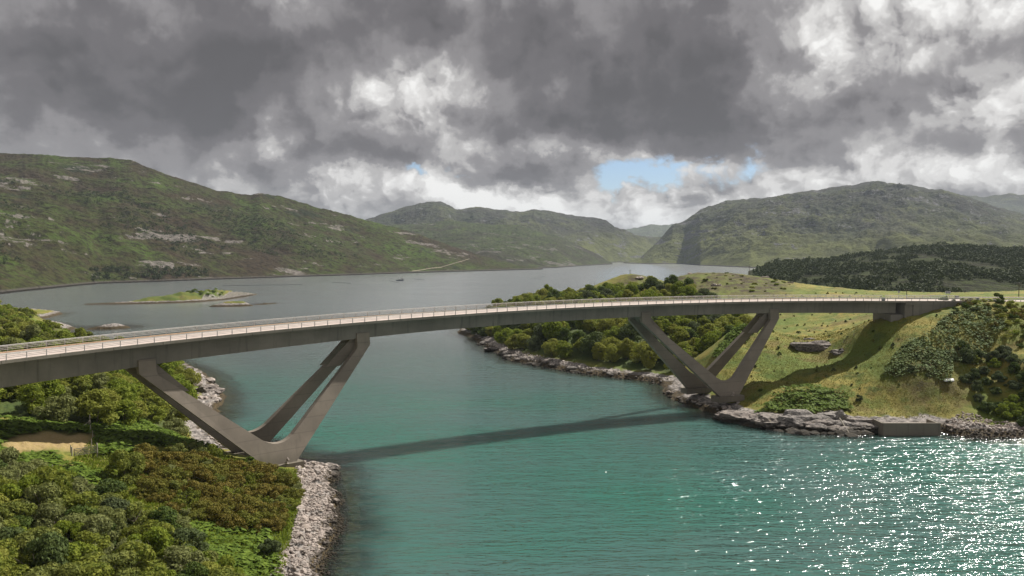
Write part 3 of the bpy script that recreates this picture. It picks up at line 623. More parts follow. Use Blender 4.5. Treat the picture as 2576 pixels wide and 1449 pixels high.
# V frames
def vframe(uL, uB, uR, zb, side):
    """one V of two legs in a plane leaning outwards; u is the post index"""
    far = side == 'far'
    def opos(w):   # w: 0 at the foot, 1 at the soffit
        near = -3.3+(2.02+3.3)*min(w, 1.0)
        return (W_DECK-near) if far else near
    thick = -1.55 if far else 1.55
    zt = {u: bcurve(u)[2]-gdepth(u) for u in (uL, uR)}
    wd = 1.28/3*1.15      # half leg depth measured along the bridge, in steps
    def P(u, w, inner):
        top = np.interp(u, [uL, uR], [zt[uL], zt[uR]]); z = zb+(top-zb)*w
        o = opos(w)+(thick*(.8+.2*(1-min(w, 1))) if inner else 0)
        x, y, _ = bp(u, o); return np.array((x, y, z))-BO
    hw = .60; top_w = 1.055; kn = .94
    outl = [(uL-hw, top_w), (uL-hw*1.0, kn)]                       # outer edge of left leg
    outl += [(uB-1.12, .0), (uB+1.12, .0)]
    outl += [(uR+hw, kn), (uR+hw, top_w)]
    inn = [(uR-hw*.75, top_w), (uR-hw*.75, kn)]
    a0 = np.array([uR-hw*.9, kn-.03]); a1 = np.array([uL+hw*.9, kn-.03]); c = np.array([uB, .105])
    # inner edges meet in a rounded bottom
    q0 = c+(a0-c)*.16; q1 = c+(a1-c)*.16
    arc = [tuple((1-t)**2*q0+2*t*(1-t)*(c+np.array([0, .02]))+t*t*q1) for t in np.linspace(0, 1, 11)]
    inn += [tuple(a0)]+arc+[tuple(a1), (uL+hw*.75, kn), (uL+hw*.75, top_w)]
    poly = outl+inn; n = len(poly)
    vs = [P(u, w, False) for u, w in poly]+[P(u, w, True) for u, w in poly]
    fs = [(k, (k+1) % n, n+(k+1) % n, n+k) for k in range(n)]
    # flat sides as strips so the long thin outline triangulates cleanly
    m = len(arc)
    L0, L1 = 0, n-1
    iL_top, iL_kn, iBL, iBR, iR_kn, iR_top = 0, 1, 2, 3, 4, 5
    jR_top, jR_kn, jR0 = 6, 7, 8; ja = 9; jL0 = 9+m; jL_kn = 10+m; jL_top = 11+m
    midarc = ja+m//2
    strips = [(iR_top, jR_top, jR_kn, iR_kn), (iR_kn, jR_kn, jR0), (iR_kn, jR0, ja, iBR)]
    strips += [(iBR, ja+k, ja+k+1) for k in range(m//2)]
    strips += [(iBR, midarc, iBL)]+[(iBL, ja+k, ja+k+1) for k in range(m//2, m-1)]
    strips += [(iBL, ja+m-1, jL0, iL_kn), (iL_kn, jL0, jL_kn), (iL_kn, jL_kn, jL_top, iL_top)]
    fs += strips+[tuple(n+k for k in s[::-1]) for s in strips]
    return mk('v_leg_pair', vs, fs, M['concrete_leg'], False, bridge)
def fixn(o):
    import bmesh
    b = bmesh.new(); b.from_mesh(o.data); bmesh.ops.recalc_face_normals(b, faces=b.faces); b.to_mesh(o.data); b.free()
PIERS = [(7.85, 15.82, 23.1, CAM_H-42.75), (51.4, 59.85, 66.45, CAM_H-41.1)]
for uL, uB, uR, zb in PIERS:
    for s in ('near', 'far'): fixn(vframe(uL, uB, uR, zb, s))
    for u, sg in ((uL, 1), (uR, -1)):
        # portal between the two leg heads, arched underneath
        vs = []; fs = []; nn = 17; zt = bcurve(u)[2]-gdepth(u)
        for a in range(nn):
            t = a/(nn-1); o = 3.6+(W_DECK-7.2)*t; dp_ = .9+5.0*abs(2*t-1)**2.6
            for uu, dz in ((u-.6, .2), (u+.6, .2), (u+.6+sg*dp_*.36, -dp_), (u-.6+sg*dp_*.36, -dp_)):
                x, y, _ = bp(uu, o-(.0 if t < .5 else 0)); vs.append(np.array((x, y, zt+dz))-BO)
        # spread with the leg lean
        for a in range(nn-1):
            for b in range(4): fs.append((a*4+b, a*4+(b+1) % 4, (a+1)*4+(b+1) % 4, (a+1)*4+b))
        fs += [(3, 2, 1, 0), tuple((nn-1)*4+b for b in range(4))]
        fixn(mk('portal_beam', vs, fs, M['concrete_leg'], False, bridge))
    for o in (-2.4, W_DECK+2.4):
        x, y, _, th = bcurve(uB); c = np.array(bp(uB, o)); m = MB()
        m.box((0, 0, .5), (9.2, 3.6, 1.6), 0); q = m.build('plinth', M['quay'], bridge)
        q.location = (c[0]-BO[0], c[1]-BO[1], zb-1.28-BO[2]); q.rotation_euler = (0, 0, th)
# abutment at the right bank: bearing shelf, end wall, wing wall with its joint
sweep('abutment_shelf', [(1.2, -4.35), (1.2, -9), (9.6, -9), (9.6, -4.35)], 80.7, 82.2, .7, M['concrete'])
sweep('abutment_wall', [(.45, -.45), (.45, -9), (10.05, -9), (10.05, -.45)], 82.22, 83.2, .5, M['concrete'])
sweep('wing_wall', lambda i: [(.10, -1.25), (.10, -9+min(6.6, (i-83.2)*.9)), (.6, -9+min(6.6, (i-83.2)*.9)), (.6, -1.25)], 83.2, 91.0, .6, M['concrete'])
sweep('wing_coping', [(.0, .13), (.0, -1.22), (.62, -1.22), (.62, .13)], 82.22, 91.4, .8, M['concrete'])
sweep('wing_coping', [(9.9, .13), (9.9, -1.22), (10.5, -1.22), (10.5, .13)], 82.22, 91.4, .8, M['concrete'])
sweep('abutment_wall', [(.45, -.45), (.45, -9), (10.05, -9), (10.05, -.45)], -10.2, -9.02, .5, M['concrete'])
posts(.3, False, 83, 91); posts(10.2, True, 83, 91)
for o, i1 in ((.3, 91.0), (10.2, 91.0)):
    for dz, r in ((1.17, .075), (.98, .04), (.73, .04), (.47, .04)):
        sweep('rail', [(o-r, dz-r*.8), (o+r, dz-r*.8), (o+r, dz+r*.8), (o-r, dz+r*.8)], 82.3, i1, 1.0, M['rail'])
def road_strip(name, prof, i0, i1, mat):
    o = sweep(name, prof, i0, i1, 1.0, mat, True, True, None); o.location = tuple(BO); o['kind'] = 'structure'; return o
road_strip('road', [(.65, -.02), (9.85, -.02), (9.85, -.5), (.65, -.5)], 82.21, 124, M['road'])
road_strip('road', [(.65, -.02), (9.85, -.02), (9.85, -.5), (.65, -.5)], -60, -9.05, M['road'])
# crash barriers beyond the parapets
for o, lab in ((.3, 'galvanised crash barrier along the water side of the road past the bridge end'), (10.2, 'galvanised crash barrier along the hill side of the road past the bridge end')):
    cb = empty('crash_barrier', bp(91.3, o, 0)); tag(cb, lab, 'barrier')
    save = BO; BO = np.array(cb.location)
    sweep('barrier_beam', [(o-.05, .42), (o+.05, .42), (o+.1, .57), (o+.05, .72), (o-.05, .72)], 91.3, 118, 1.0, M['rail'], True, True, cb)
    first = None
    for k in range(44):
        i = 91.6+k*.6
        if first is None:
            m = MB(); m.box((0, 0, .15), (.12, .12, 1.1)); first = m.build('barrier_post', M['post'], cb); q = first
        else: q = first.copy(); col.objects.link(q); q.parent = cb
        q.location = bpl(i, o+.12, 0); q.rotation_euler = (0, 0, bcurve(i)[3])
    BO = save

# ------------------------------------------------------------------ plants
rng = np.random.default_rng(5)
def leaf_cloud(centres, radii, n, size, rs, flat=.75, tilt=.55):
    """leaf-sized faces over the skin of many clumps"""
    w = radii**2; idx = rs.choice(len(radii), n, p=w/w.sum())
    d = rs.normal(size=(n, 3)); d[:, 2] += .35; d /= np.linalg.norm(d, axis=1)[:, None]
    r = radii[idx]*(.72+.36*rs.random(n)**.6)
    pos = centres[idx]+d*r[:, None]*np.array([1, 1, flat])
    nrm = d+rs.normal(size=(n, 3))*tilt; nrm /= np.linalg.norm(nrm, axis=1)[:, None]
    u = np.cross(nrm, rs.normal(size=(n, 3))); u /= np.linalg.norm(u, axis=1)[:, None]; v = np.cross(nrm, u)
    s = size*(.6+.8*rs.random(n))[:, None]
    vs = np.stack([pos-u*s*.5, pos+v*s*.28, pos+u*s*.5, pos-v*s*.28], 1).reshape(-1, 3)
    return vs, np.arange(n*4).reshape(n, 4)
def crown_mesh(name, h, rad, n, size, seed, mat, low=.3, nb=16, flat=.75):
    rs = np.random.default_rng(seed); cs = []; ra = []
    for k in range(nb):
        a = rs.random()*6.283; q = rs.random()**.45*1.15; zz = rs.random()
        prof = math.sqrt(max(.05, 1-(2*zz-.85)**2*.8))
        cs.append((math.cos(a)*rad*q*.72*prof, math.sin(a)*rad*q*.72*prof, h*(low+(1-low)*.82*zz))); ra.append(rad*(.17+.22*rs.random()))
    vs, fs = leaf_cloud(np.array(cs), np.array(ra), n, size, rs, flat)
    vs[:, 2] = np.maximum(vs[:, 2], .05)
    o = mk(name, vs, fs, M[mat]); return o
def trunk_mesh(name, h, rad, seed, mat='bark'):
    rs = random.Random(seed); m = MB(); r0 = .05*h**.8*.6
    p = (0, 0, -.5); q = (rs.uniform(-.3, .3), rs.uniform(-.3, .3), h*.38)
    m.tube(p, q, r0, r0*.7, 6, False)
    for k in range(5):
        a = k*1.26+rs.uniform(-.4, .4); e = (q[0]+math.cos(a)*rad*.6, q[1]+math.sin(a)*rad*.6, h*rs.uniform(.6, .85))
        m.tube(q, e, r0*.55, r0*.12, 5, False)
    return m.build(name, M[mat])
def make_tree(name, h, rad, n, size, seed, mat, low=.3, nb=16, flat=.75):
    t = empty(name); c = crown_mesh('crown', h, rad, n, size, seed, mat, low, nb, flat); c.parent = t
    tr = trunk_mesh('trunk', h, rad, seed); tr.parent = t
    return t
def scatter(poly, n, mind, rs, land=None, reject=None):
    P = np.array([p[:2] for p in poly]); lo = P.min(0); hi = P.max(0); pts = []; cell = {}; m2 = mind*mind
    for _ in range(14):
        A = lo+(hi-lo)*rs.random((n*3, 2)); A = A[inpoly(poly, A[:, 0], A[:, 1])]
        for x, y in A.tolist():
            c0, c1 = int(x//mind), int(y//mind); ok = True
            for i in (-1, 0, 1):
                for j in (-1, 0, 1):
                    for a, b in cell.get((c0+i, c1+j), ()):
                        if (x-a)**2+(y-b)**2 < m2: ok = False
            if not ok or (reject and reject(x, y)): continue
            cell.setdefault((c0, c1), []).append((x, y)); pts.append((x, y))
            if len(pts) >= n: break
        if len(pts) >= n: break
    if not pts: return []
    A = np.array(pts); z, d = land.base(A[:, 0], A[:, 1])
    return [(x, y, zz) for (x, y), zz, dd in zip(pts, z, d) if dd > 1.5]
_used = set()
def plant(protos, pts, rs, labelf, cat, group, s0=.8, s1=1.2, sink=.15, lean=0):
    for x, y, z in pts:
        k = int(rs.integers(len(protos))); pr = protos[k]
        if pr.name not in _used: _used.add(pr.name); o = pr
        else: o = copy_tree(pr)
        s = s0+(s1-s0)*rs.random()
        o.location = (x, y, z-sink); o.rotation_euler = (0, 0, rs.random()*6.283); o.scale = (s*(.9+.2*rs.random()), s*(.9+.2*rs.random()), s*(.75+.45*rs.random()))
        tag(o, labelf(x, y, z, k, s), cat, group)
def drop_unused(protos):
    for p in protos:
        if p.name not in _used:
            for c in list(p.children): bpy.data.objects.remove(c)
            bpy.data.objects.remove(p)
woodR = [make_tree('broadleaf_tree', [7.8, 7.2, 8.2, 9.8, 6.6][k], [4.9, 4.4, 5.2, 3.7, 5.6][k], 3800, .66, 100+k, 'leaf' if k != 2 else 'leaf_dark', .16, 34) for k in range(5)]
def lab_r(x, y, z, k, s):
    c = 'dark green' if k == 2 else 'fresh green'; b = 'large' if s > 1.0 else 'small' if s < .84 else 'middling'
    d = float(sdist(Rt.poly, np.array([x]), np.array([y]))[0])
    w = 'at the rocky water edge of the wooded point' if d < 16 else 'between the arms of the right-hand V legs' if x > 66 and y < 345 else 'on the crest of the wooded point above the deck' if z > 14 else 'in the middle of the wooded point'
    return f'{b} {c} rounded tree {w}'
ptsR = scatter(wood_r, 298, 5.2, rng, Rt)
plant(woodR, ptsR, rng, lab_r, 'tree', 'trees of the wood on the far point', .72, 1.18)
woodL = [make_tree('scrub_oak_tree', [6.6, 5.8, 7.2, 8.0, 5.4][k], [3.9, 4.4, 3.6, 3.0, 4.6][k], 3400, .54, 200+k, 'willow' if k % 2 else 'leaf', .12, 30) for k in range(5)]
def under_bridge(x, y):
    for i in np.arange(-9, 30, 1.0):
        px, py, _ = bp(i, 5.25)
        if (x-px)**2+(y-py)**2 < 49: return True
    return False
def lab_l(x, y, z, k, s):
    c = 'olive' if k % 2 else 'fresh green'; b = 'large' if s > .98 else 'small' if s < .82 else 'middling'
    d = float(sdist(L.poly, np.array([x]), np.array([y]))[0])
    w = 'along the shore behind the left V legs' if d < 18 else 'at the near edge of the scrub wood by the bracken' if y < 178 else 'deep in the scrub wood under the girder line'
    return f'{b} {c} low tree {w}'
ptsL = scatter(wood_l, 290, 4.5, rng, L)
plant(woodL, ptsL, rng, lab_l, 'tree', 'trees of the scrub wood behind the bridge', .7, 1.15)
# foreground willow scrub
wl = [make_tree('willow_bush', 4.6, 3.1, 5200, .34, 300+k, ['willow', 'leaf', 'willow', 'leaf_dark', 'willow', 'willow'][k], .05, 22) for k in range(6)]
def lab_w(x, y, z, k, s):
    c = ['pale olive', 'fresh green', 'pale olive', 'dark green', 'pale olive', 'pale olive'][k]; b = 'tall' if s > 1.05 else 'low' if s < .8 else 'middling'
    w = 'beside the beach bracken' if x > -46 else 'next to the gorse' if y > 118 and x > -66 else 'on the upper side of the thicket' if x < -62 else 'in the middle of the thicket'
    return f'{b} {c} willow bush {w}'
ptsB = scatter(bush_l, 150, 2.7, rng, L)
plant(wl, ptsB, rng, lab_w, 'bush', 'willow thicket above the stony beach', .6, 1.25)
gs = [make_tree('gorse_bush', 2.0, 2.0, 2600, .26, 400+k, 'gorse' if k < 4 else 'willow', .02, 18, .7) for k in range(5)]
def lab_g(x, y, z, k, s):
    b = 'large' if s > .98 else 'small' if s < .78 else 'middling'
    w = 'close to the left V-leg foot' if y > 158 and x > -62 else 'bordering the stony beach' if x > -44 else 'beside the gate bracken' if x < -64 else 'in the middle of the gorse slope'
    return f"{b} {'brown' if k < 4 else 'olive green'} gorse bush {w}"
ptsG = scatter(heath_l, 190, 1.9, rng, L)
plant(gs, ptsG, rng, lab_g, 'bush', 'gorse on the slope beside the bridge foot', .45, 1.35)
# single bushes that stand out
def single(proto_args, pt, s, label, cat='bush'):
    o = make_tree(*proto_args); o.location = pt; o.scale = (s, s, s); tag(o, label, cat); _used.add(o.name); return o
def onL(vx, vy, z): x, y, _ = V(vx, vy, z); return (x, y, L.z(x, y)-.1)
def onR(x, y): return (x, y, Rt.z(x, y)-.1)
def onRV(vx, vy, Y): x, y, _ = VY(vx, vy, Y); return onR(x, y)
single(('round_bush', 4.2, 2.6, 6000, .3, 501, 'willow', .03, 20), onL(312, 1205, 9.5), 1.25, 'large round olive bush standing alone between bracken and gorse')
single(('yellow_bush', 3.4, 2.0, 4500, .3, 502, 'yellowleaf', .05, 16), onL(288, 1290, 9), 1.1, 'pale yellow-green bush among the willows above the gorse')
single(('young_tree', 2.6, 1.0, 2500, .25, 503, 'bracken', .05, 10), onL(627, 1185, 3.6), 1.0, 'bright green sapling in the gorse beside the V-leg foot', 'tree')
single(('dark_bush', 2.6, 1.6, 3500, .26, 504, 'leaf_dark', .05, 14), onL(680, 1395, 2.8), 1.1, 'dark brown-green bush at the edge of the stony beach')
single(('gorse_clump', 2.0, 1.5, 3000, .24, 505, 'gorse', .05, 14), onL(697, 1330, 2.8), 1.1, 'rounded brown gorse clump at the top of the stony beach')
single(('round_tree', 6.0, 4.0, 5200, .5, 506, 'leaf', .03, 20), onRV(1700, 862, 292), 1.0, 'rounded bright green tree between the arms of the right-hand V legs', 'tree')
single(('dark_tree', 7.0, 3.2, 4200, .5, 507, 'leaf_dark', .05, 18), onRV(1832, 850, 300), 1.0, 'dark upright tree at the end of the wood between the V legs', 'tree')
# right bank shrubs
sh_r = Vl((2390, 870, 19), (2470, 850, 19), (2576, 900, 16), (2660, 960, 12), (2660, 1050, 4), (2560, 1055, 3.5), (2470, 1030, 4.5), (2410, 960, 10), (2420, 920, 13))
rb = [make_tree('hillside_shrub', 3.2, 2.4, 3000, .4, 600+k, 'leaf_dark' if k != 1 else 'leaf', .04, 18) for k in range(4)]
plant(rb, [p for p in scatter(sh_r, 60, 3.0, rng, Rt) if p[2] < 17.5], rng, lambda x, y, z, k, s: f"{'large' if s > 1 else 'small' if s < .85 else 'middling'} {'fresh' if k == 1 else 'dark'} green shrub {'high up near the road' if z > 17 else 'low down near the shore stones' if z < 8 else 'half way up the bank'} in the right bank thicket", 'bush', 'thicket below the road', .7, 1.2)
sb_ = [make_tree('small_bush', 1.9, 1.3, 1500, .32, 640+k, 'leaf_dark', .04, 10) for k in range(2)]
for (vx, vy, Y), s, lab in (((2294, 872, 226), 1.0, 'small dark bush on open grass below the bridge abutment'), ((2162, 962, 222), .9, 'tiny round bush alone on the grass slope above the rock shelf'),
        ((2510, 798, 262), 1.6, 'leaning dark bush below the crash barrier with grass around it'), ((2402, 815, 252), 1.1, 'dark bush at the top of the pale bracken')):
    pr = sb_[0] if 'a' not in globals() else sb_[1]; a = 1
    o = copy_tree(sb_[1]); o.location = onRV(vx, vy, Y); o.scale = (s, s, s); tag(o, lab, 'bush')
drop_unused(rb+sb_+woodR+woodL+wl+gs)
# far wooded rise: a mass of dark trees
def tree_mass(name, hillname, v0, v1, f0, f1, n, mat, h0, h1, label, seed, clump=.45):
    rs = np.random.default_rng(seed); vx, Y, Z = HILLS[hillname]; V_ = []; F_ = []; k = 0; c = 0
    while c < n and k < n*8:
        k += 1; a = rs.uniform(v0, v1); f = rs.uniform(f0, f1); x, y, z = hillz(hillname, a, f)
        if vnoise(np.array([x*.011]), np.array([y*.011]), seed)[0]+.5*vnoise(np.array([x*.04]), np.array([y*.04]), seed+1)[0] < clump-.5: continue
        if z < 2.5: continue
        h = rs.uniform(h0, h1); nb = 4; cs = rs.normal(size=(nb, 3))*np.array([h*.3, h*.3, h*.14])+np.array([x, y, z+h*.45]); ra = h*(.22+.14*rs.random(nb))
        vs, fs = leaf_cloud(cs, ra, 34, h*.34, rs); V_.append(vs); F_.append(fs+c*34*4); c += 1
    o = mk(name, np.concatenate(V_), np.concatenate(F_), M[mat]); tag(o, label, 'wood', None, 'stuff'); return o
M['far_tree'] = leaf_mat('far_dark_tree', (.030, .044, .014), (.070, .088, .026), (.05, .066, .028), .15)
tree_mass('far_wood', 'wooded_rise', 1900, 2700, .02, .74, 4200, 'far_tree', 3.5, 8.5, 'dark scrubby wood covering the rise behind the right bank', 9, .12)
tree_mass('shore_wood', 'left_moor_hill', 225, 520, .012, .045, 150, 'far_tree', 5, 9, 'dark shoreline trees at the foot of the long moor hill', 12, .5)
tree_mass('hill_scrub', 'left_moor_hill', -100, 900, .10, .55, 1500, 'far_tree', 3, 6, 'dark scrub in the gullies of the long moor hill', 15, .72)

def fronds(name, polys, n, size, mat, land, label, rs, lift=.35):
    V_ = []
    for pl in polys:
        V_ += [p for p in scatter(pl, n, .42, rs, land) if rs.random() < .35+.9*(vnoise(np.array([p[0]*.5]), np.array([p[1]*.5]), 8)[0]*.5+.5)]
    A = np.array(V_); k = 3; base = np.repeat(A, k, 0); m = len(base)
    hum = .5+.5*vnoise(base[:, 0]*.35, base[:, 1]*.35, 6); base[:, 2] += lift*(.15+1.9*hum**1.5)+.25*rs.random(m)*lift
    a = rs.random(m)*6.283; s = size*(.6+.8*rs.random(m)); tl = rs.uniform(-.2, 1.1, m)
    u = np.stack([np.cos(a), np.sin(a), -tl*.5], 1)*s[:, None]; v = np.stack([-np.sin(a), np.cos(a), rs.uniform(-.25, .25, m)], 1)*s[:, None]*.32
    b = base+np.stack([np.zeros(m), np.zeros(m), tl*s*.3], 1)
    vs = np.stack([b-u*.15, b+u*.45+v, b+u, b+u*.45-v], 1).reshape(-1, 3)
    o = mk(name, vs, np.arange(m*4).reshape(m, 4), M[mat]); tag(o, label, 'bracken', None, 'stuff'); return o
fronds('bracken', fern_l, 7000, .85, 'bracken', L, 'bright green bracken on the slope below the left end of the bridge', rng)
fronds('bracken', [Vl((1900, 1028, 3.6), (1960, 1008, 4), (2060, 996, 4.6), (2130, 1012, 4.2), (2145, 1032, 3.4), (2040, 1040, 3.4))], 2600, .9, 'bracken', Rt, 'dark green bracken mat on the rock shelf beside the grass slope', rng, .9)
fronds('bracken', [fern_r], 3500, .95, 'bracken', Rt, 'green bracken bank between the arms of the right-hand V legs', rng, .6)
fronds('bracken', [Vl((2215, 930, 13), (2270, 890, 16), (2330, 880, 17), (2400, 935, 12), (2390, 985, 8), (2320, 960, 10), (2260, 960, 10)), Vl((2340, 850, 20.5), (2390, 815, 24), (2470, 828, 22), (2530, 860, 19.5), (2460, 890, 17.5), (2380, 880, 18.5))], 6000, .62, 'bracken_pale', Rt, 'pale glossy bracken patches on the steep bank below the road', rng, .6)
def tufts(name, poly, n, land, label, rs, reject=None, size=.26):
    pts = scatter(poly, n, .3, rs, land, reject); A = np.array(pts); m = len(A); k = 3; base = np.repeat(A, k, 0); m *= k
    base[:, :2] += rs.normal(size=(m, 2))*.12; a = rs.random(m)*6.283; s = size*(.5+.9*rs.random(m)); 
    u = np.stack([np.cos(a), np.sin(a), np.zeros(m)], 1)*s[:, None]*.30; up = np.stack([rs.normal(size=m)*.35, rs.normal(size=m)*.35, np.ones(m)], 1)*s[:, None]
    vs = np.stack([base-u, base+u, base+up], 1).reshape(-1, 3)
    o = mk(name, vs, np.arange(m*3).reshape(m, 3), M['grasstuft' if land is Rt else 'leaf']); tag(o, label, 'grass', None, 'stuff'); return o
tufts('grass_tufts', [(66, 226), (100, 212), (118, 212), (150, 235), (175, 258), (128, 250), (120, 300), (85, 290), (66, 250)], 12000, Rt, 'yellow-green rough grass on the slope under the right end of the bridge', rng)
moor_dome = [VY(1650, 716, 470), VY(1740, 694, 470), VY(1880, 695, 462), VY(2000, 718, 440), VY(1960, 738, 400), VY(1800, 745, 420), VY(1690, 742, 435)]
hb = [make_tree('moor_shrub', 1.2, 1.7, 700, .42, 660+k, 'yellowleaf' if k != 1 else 'leaf', .03, 12, .45) for k in range(3)]
plant(hb, scatter(moor_dome, 34, 5.0, rng, Rt), rng, lambda x, y, z, k, s: f"{'yellow-green' if k != 1 else 'fresh green'} low shrub on the {'crown' if z > 31 else 'flank'} of the brown moor dome behind the deck", 'bush', 'shrubs on the moor dome', .35, 1.15)
rush = [make_tree('rush_clump', .9, .7, 260, .34, 670+k, 'leaf_dark' if k else 'grasstuft', .02, 8, .8) for k in range(2)]
plant(rush, scatter([(68, 232), (100, 214), (140, 232), (150, 250), (122, 262), (150, 330), (190, 400), (110, 400), (85, 300), (70, 255)], 260, 2.4, rng, Rt), rng, lambda x, y, z, k, s: f"{'dark green' if k else 'straw-coloured'} rush clump on the grass {'behind the bridge line' if y > 258 else 'high on the slope below the abutment' if z > 14 else 'low on the slope above the rock shelf'}", 'rushes', 'rush clumps on the grass slope', .4, 1.1)
drop_unused(hb+rush)
tufts('grass_tufts', Vl((235, 1110, 12), (330, 1150, 9.5), (560, 1160, 5), (745, 1180, 3), (760, 1250, 3), (735, 1320, 2.6), (712, 1449, 2.5), (560, 1449, 4.5), (440, 1340, 7), (300, 1260, 9), (180, 1170, 11)), 9000, L, 'green and straw grass between the gorse, bracken and beach', rng, None, .42)
hs = [make_tree('headland_shrub', 3.0, 2.6, 900, .6, 680+k, 'leaf' if k else 'yellowleaf', .03, 14, .7) for k in range(3)]
plant(hs, scatter(Vl((0, 775, 13), (60, 786, 9), (95, 796, 5), (60, 812, 8), (140, 826, 5), (180, 842, 3), (120, 850, 6), (0, 830, 10), (-60, 850, 11), (-60, 775, 15)), 110, 5.5, rng, L), rng, lambda x, y, z, k, s: f"{'fresh green' if k else 'yellow-green'} shrub {'on the crest' if z > 8 else 'near the shore'} of the headland beyond the left end of the deck", 'bush', 'shrubs of the headland beyond the deck', .6, 1.5)
drop_unused(hs)
# spruces on the knoll
def spruce(name, h, pt, label):
    t = empty(name, pt); m = MB(); m.tube((0, 0, -.4), (0, 0, h*.97), h*.022, h*.004, 6); m.build('trunk', M['bark'], t)
    rs = np.random.default_rng(int(h*10)); V_ = []
    for k in range(15):
        zz = h*(.10+.86*k/15); r = h*.21*(1-k/15.5)
        for b in range(8):
            a = b*.785+k*.5+rs.random()*.4; d = np.array([math.cos(a), math.sin(a), -.12+.2*k/15]); L_ = r*(.7+.45*rs.random()); sd = np.array([-math.sin(a), math.cos(a), 0])
            p = np.array([0, 0, zz])
            for q0, q1 in ((.05, .55), (.4, 1.0)):
                V_ += [p+d*L_*q0, p+d*L_*(q0+q1)/2+sd*L_*.16, p+d*L_*q1, p+d*L_*(q0+q1)/2-sd*L_*.16]
    vs = np.array(V_); mk('crown', vs, np.arange(len(vs)).reshape(-1, 4), M['spruce'], False, t); tag(t, label, 'tree'); return t
spruce('spruce_tree', 9.0, onRV(1496, 716, 500), 'lone dark spruce rising above the wood on the far point')
spruce('spruce_tree', 4.5, onRV(1679, 706, 500), 'small dark spruce between the rocky knoll and the grassy dome')
ix, iy, _ = V(493, 752); single(('islet_bush', 4.6, 3.0, 1200, .7, 520, 'leaf_dark', .05, 10), (ix, iy, islz(ix, iy)-.4), 1.0, 'single dark bush on the crest of the green islet')
isb = [make_tree('islet_scrub', 2.6, 3.2, 500, .8, 521+k, 'leaf' if k else 'bracken', .02, 12, .55) for k in range(2)]
ipts = []
for k in range(400):
    x, y, _ = V(320+rng.random()*290, 757); y += rng.random()*30-8; z = islz(x, y)
    if z > 3.4 and len(ipts) < 55 and all((x-a)**2+(y-b)**2 > 20 for a, b, c in ipts): ipts.append((x, y, z))
plant(isb, ipts, rng, lambda x, y, z, k, s: f"{'large' if s > .9 else 'small'} {'fresh' if k else 'bright'} green scrub clump {'on the crown' if z > 7 else 'on the flank'} of the islet", 'bush', 'scrub of the islet', .5, 1.2)
drop_unused(isb)
sh_up = Vl((2370, 800, 25), (2450, 785, 27), (2576, 790, 27), (2640, 830, 23), (2640, 900, 17), (2560, 890, 17.5), (2470, 850, 20))
lb = [make_tree('bank_shrub', 1.6, 1.7, 700, .36, 690+k, ['leaf_dark', 'leaf', 'gorse'][k], .03, 12, .65) for k in range(3)]
plant(lb, scatter(sh_up, 60, 2.6, rng, Rt), rng, lambda x, y, z, k, s: f"{['dark green', 'fresh green', 'brownish'][k]} low shrub on the bank {'just under the crash barrier' if z > 24 else 'above the pale bracken' if z > 20 else 'beside the dark thicket'}", 'bush', 'low shrubs on the bank under the road', .5, 1.2)
drop_unused(lb)
# ------------------------------------------------------------------ rocks
def rock_mesh(name, seed, sub=2, sx=1., sy=.8, sz=.6, cuts=7, mat='boulder'):
    import bmesh
    from mathutils import Vector
    rs = random.Random(seed); b = bmesh.new(); bmesh.ops.create_icosphere(b, subdivisions=sub, radius=1)
    for _ in range(cuts):
        n = Vector((rs.gauss(0, 1), rs.gauss(0, 1), rs.gauss(0, 1))).normalized(); d = rs.uniform(.5, .85)
        for v in b.verts:
            q = v.co.dot(n)
            if q > d: v.co -= n*(q-d)*.92
    for v in b.verts:
        v.co = Vector((v.co.x*sx, v.co.y*sy, v.co.z*sz))*(1+rs.uniform(-.05, .05))
    me = bpy.data.meshes.new(name); b.to_mesh(me); b.free(); me.materials.append(M[mat]); return me
BM = [rock_mesh('boulder', 20+k, 1, 1, .75+.08*k % .3, .55+.05*(k % 3)) for k in range(6)]
def boulders(pts, smin, smax, label, group, rs, sink=.25):
    for x, y, z in pts:
        o = bpy.data.objects.new('boulder', BM[int(rs.integers(6))]); col.objects.link(o)
        s = smin+(smax-smin)*rs.random()**2.2
        o.location = (x, y, z+s*(.35-sink)); o.rotation_euler = (rs.uniform(-.5, .5), rs.uniform(-.5, .5), rs.random()*6.28); o.scale = (s, s, s)
        w = f"{'big' if s > smin+(smax-smin)*.45 else 'small' if s < smin+(smax-smin)*.12 else 'middling'} {'weed-dark wet' if z < .9 else 'dry'} "; tag(o, w+label, 'boulder', group)
def stones(name, poly, n, mind, smin, smax, land, label, rs, zmin=-.6, zmax=6, dmax=99):
    pts = scatter_all(poly, n, mind, rs, land, zmin, zmax, dmax)
    base = [np.array([tuple(v.co) for v in m.vertices]) for m in BM]; fc = [np.array([tuple(p.vertices) for p in m.polygons]) for m in BM]
    V_, F_, c = [], [], 0
    for x, y, z in pts:
        k = int(rs.integers(6)); s = smin+(smax-smin)*rs.random()**2; a, b_ = rs.random()*6.28, rs.uniform(-.6, .6)
        ca, sa, cb, sb2 = math.cos(a), math.sin(a), math.cos(b_), math.sin(b_)
        v = base[k]*s; v = np.stack([v[:, 0], v[:, 1]*cb-v[:, 2]*sb2, v[:, 1]*sb2+v[:, 2]*cb], 1); v = np.stack([v[:, 0]*ca-v[:, 1]*sa, v[:, 0]*sa+v[:, 1]*ca, v[:, 2]], 1)
        V_.append(v+np.array([x, y, z+s*.15])); F_.append(fc[k]+c); c += len(v)
    o = mk(name, np.concatenate(V_), np.concatenate(F_), M['boulder']); tag(o, label, 'stones', None, 'stuff'); return o
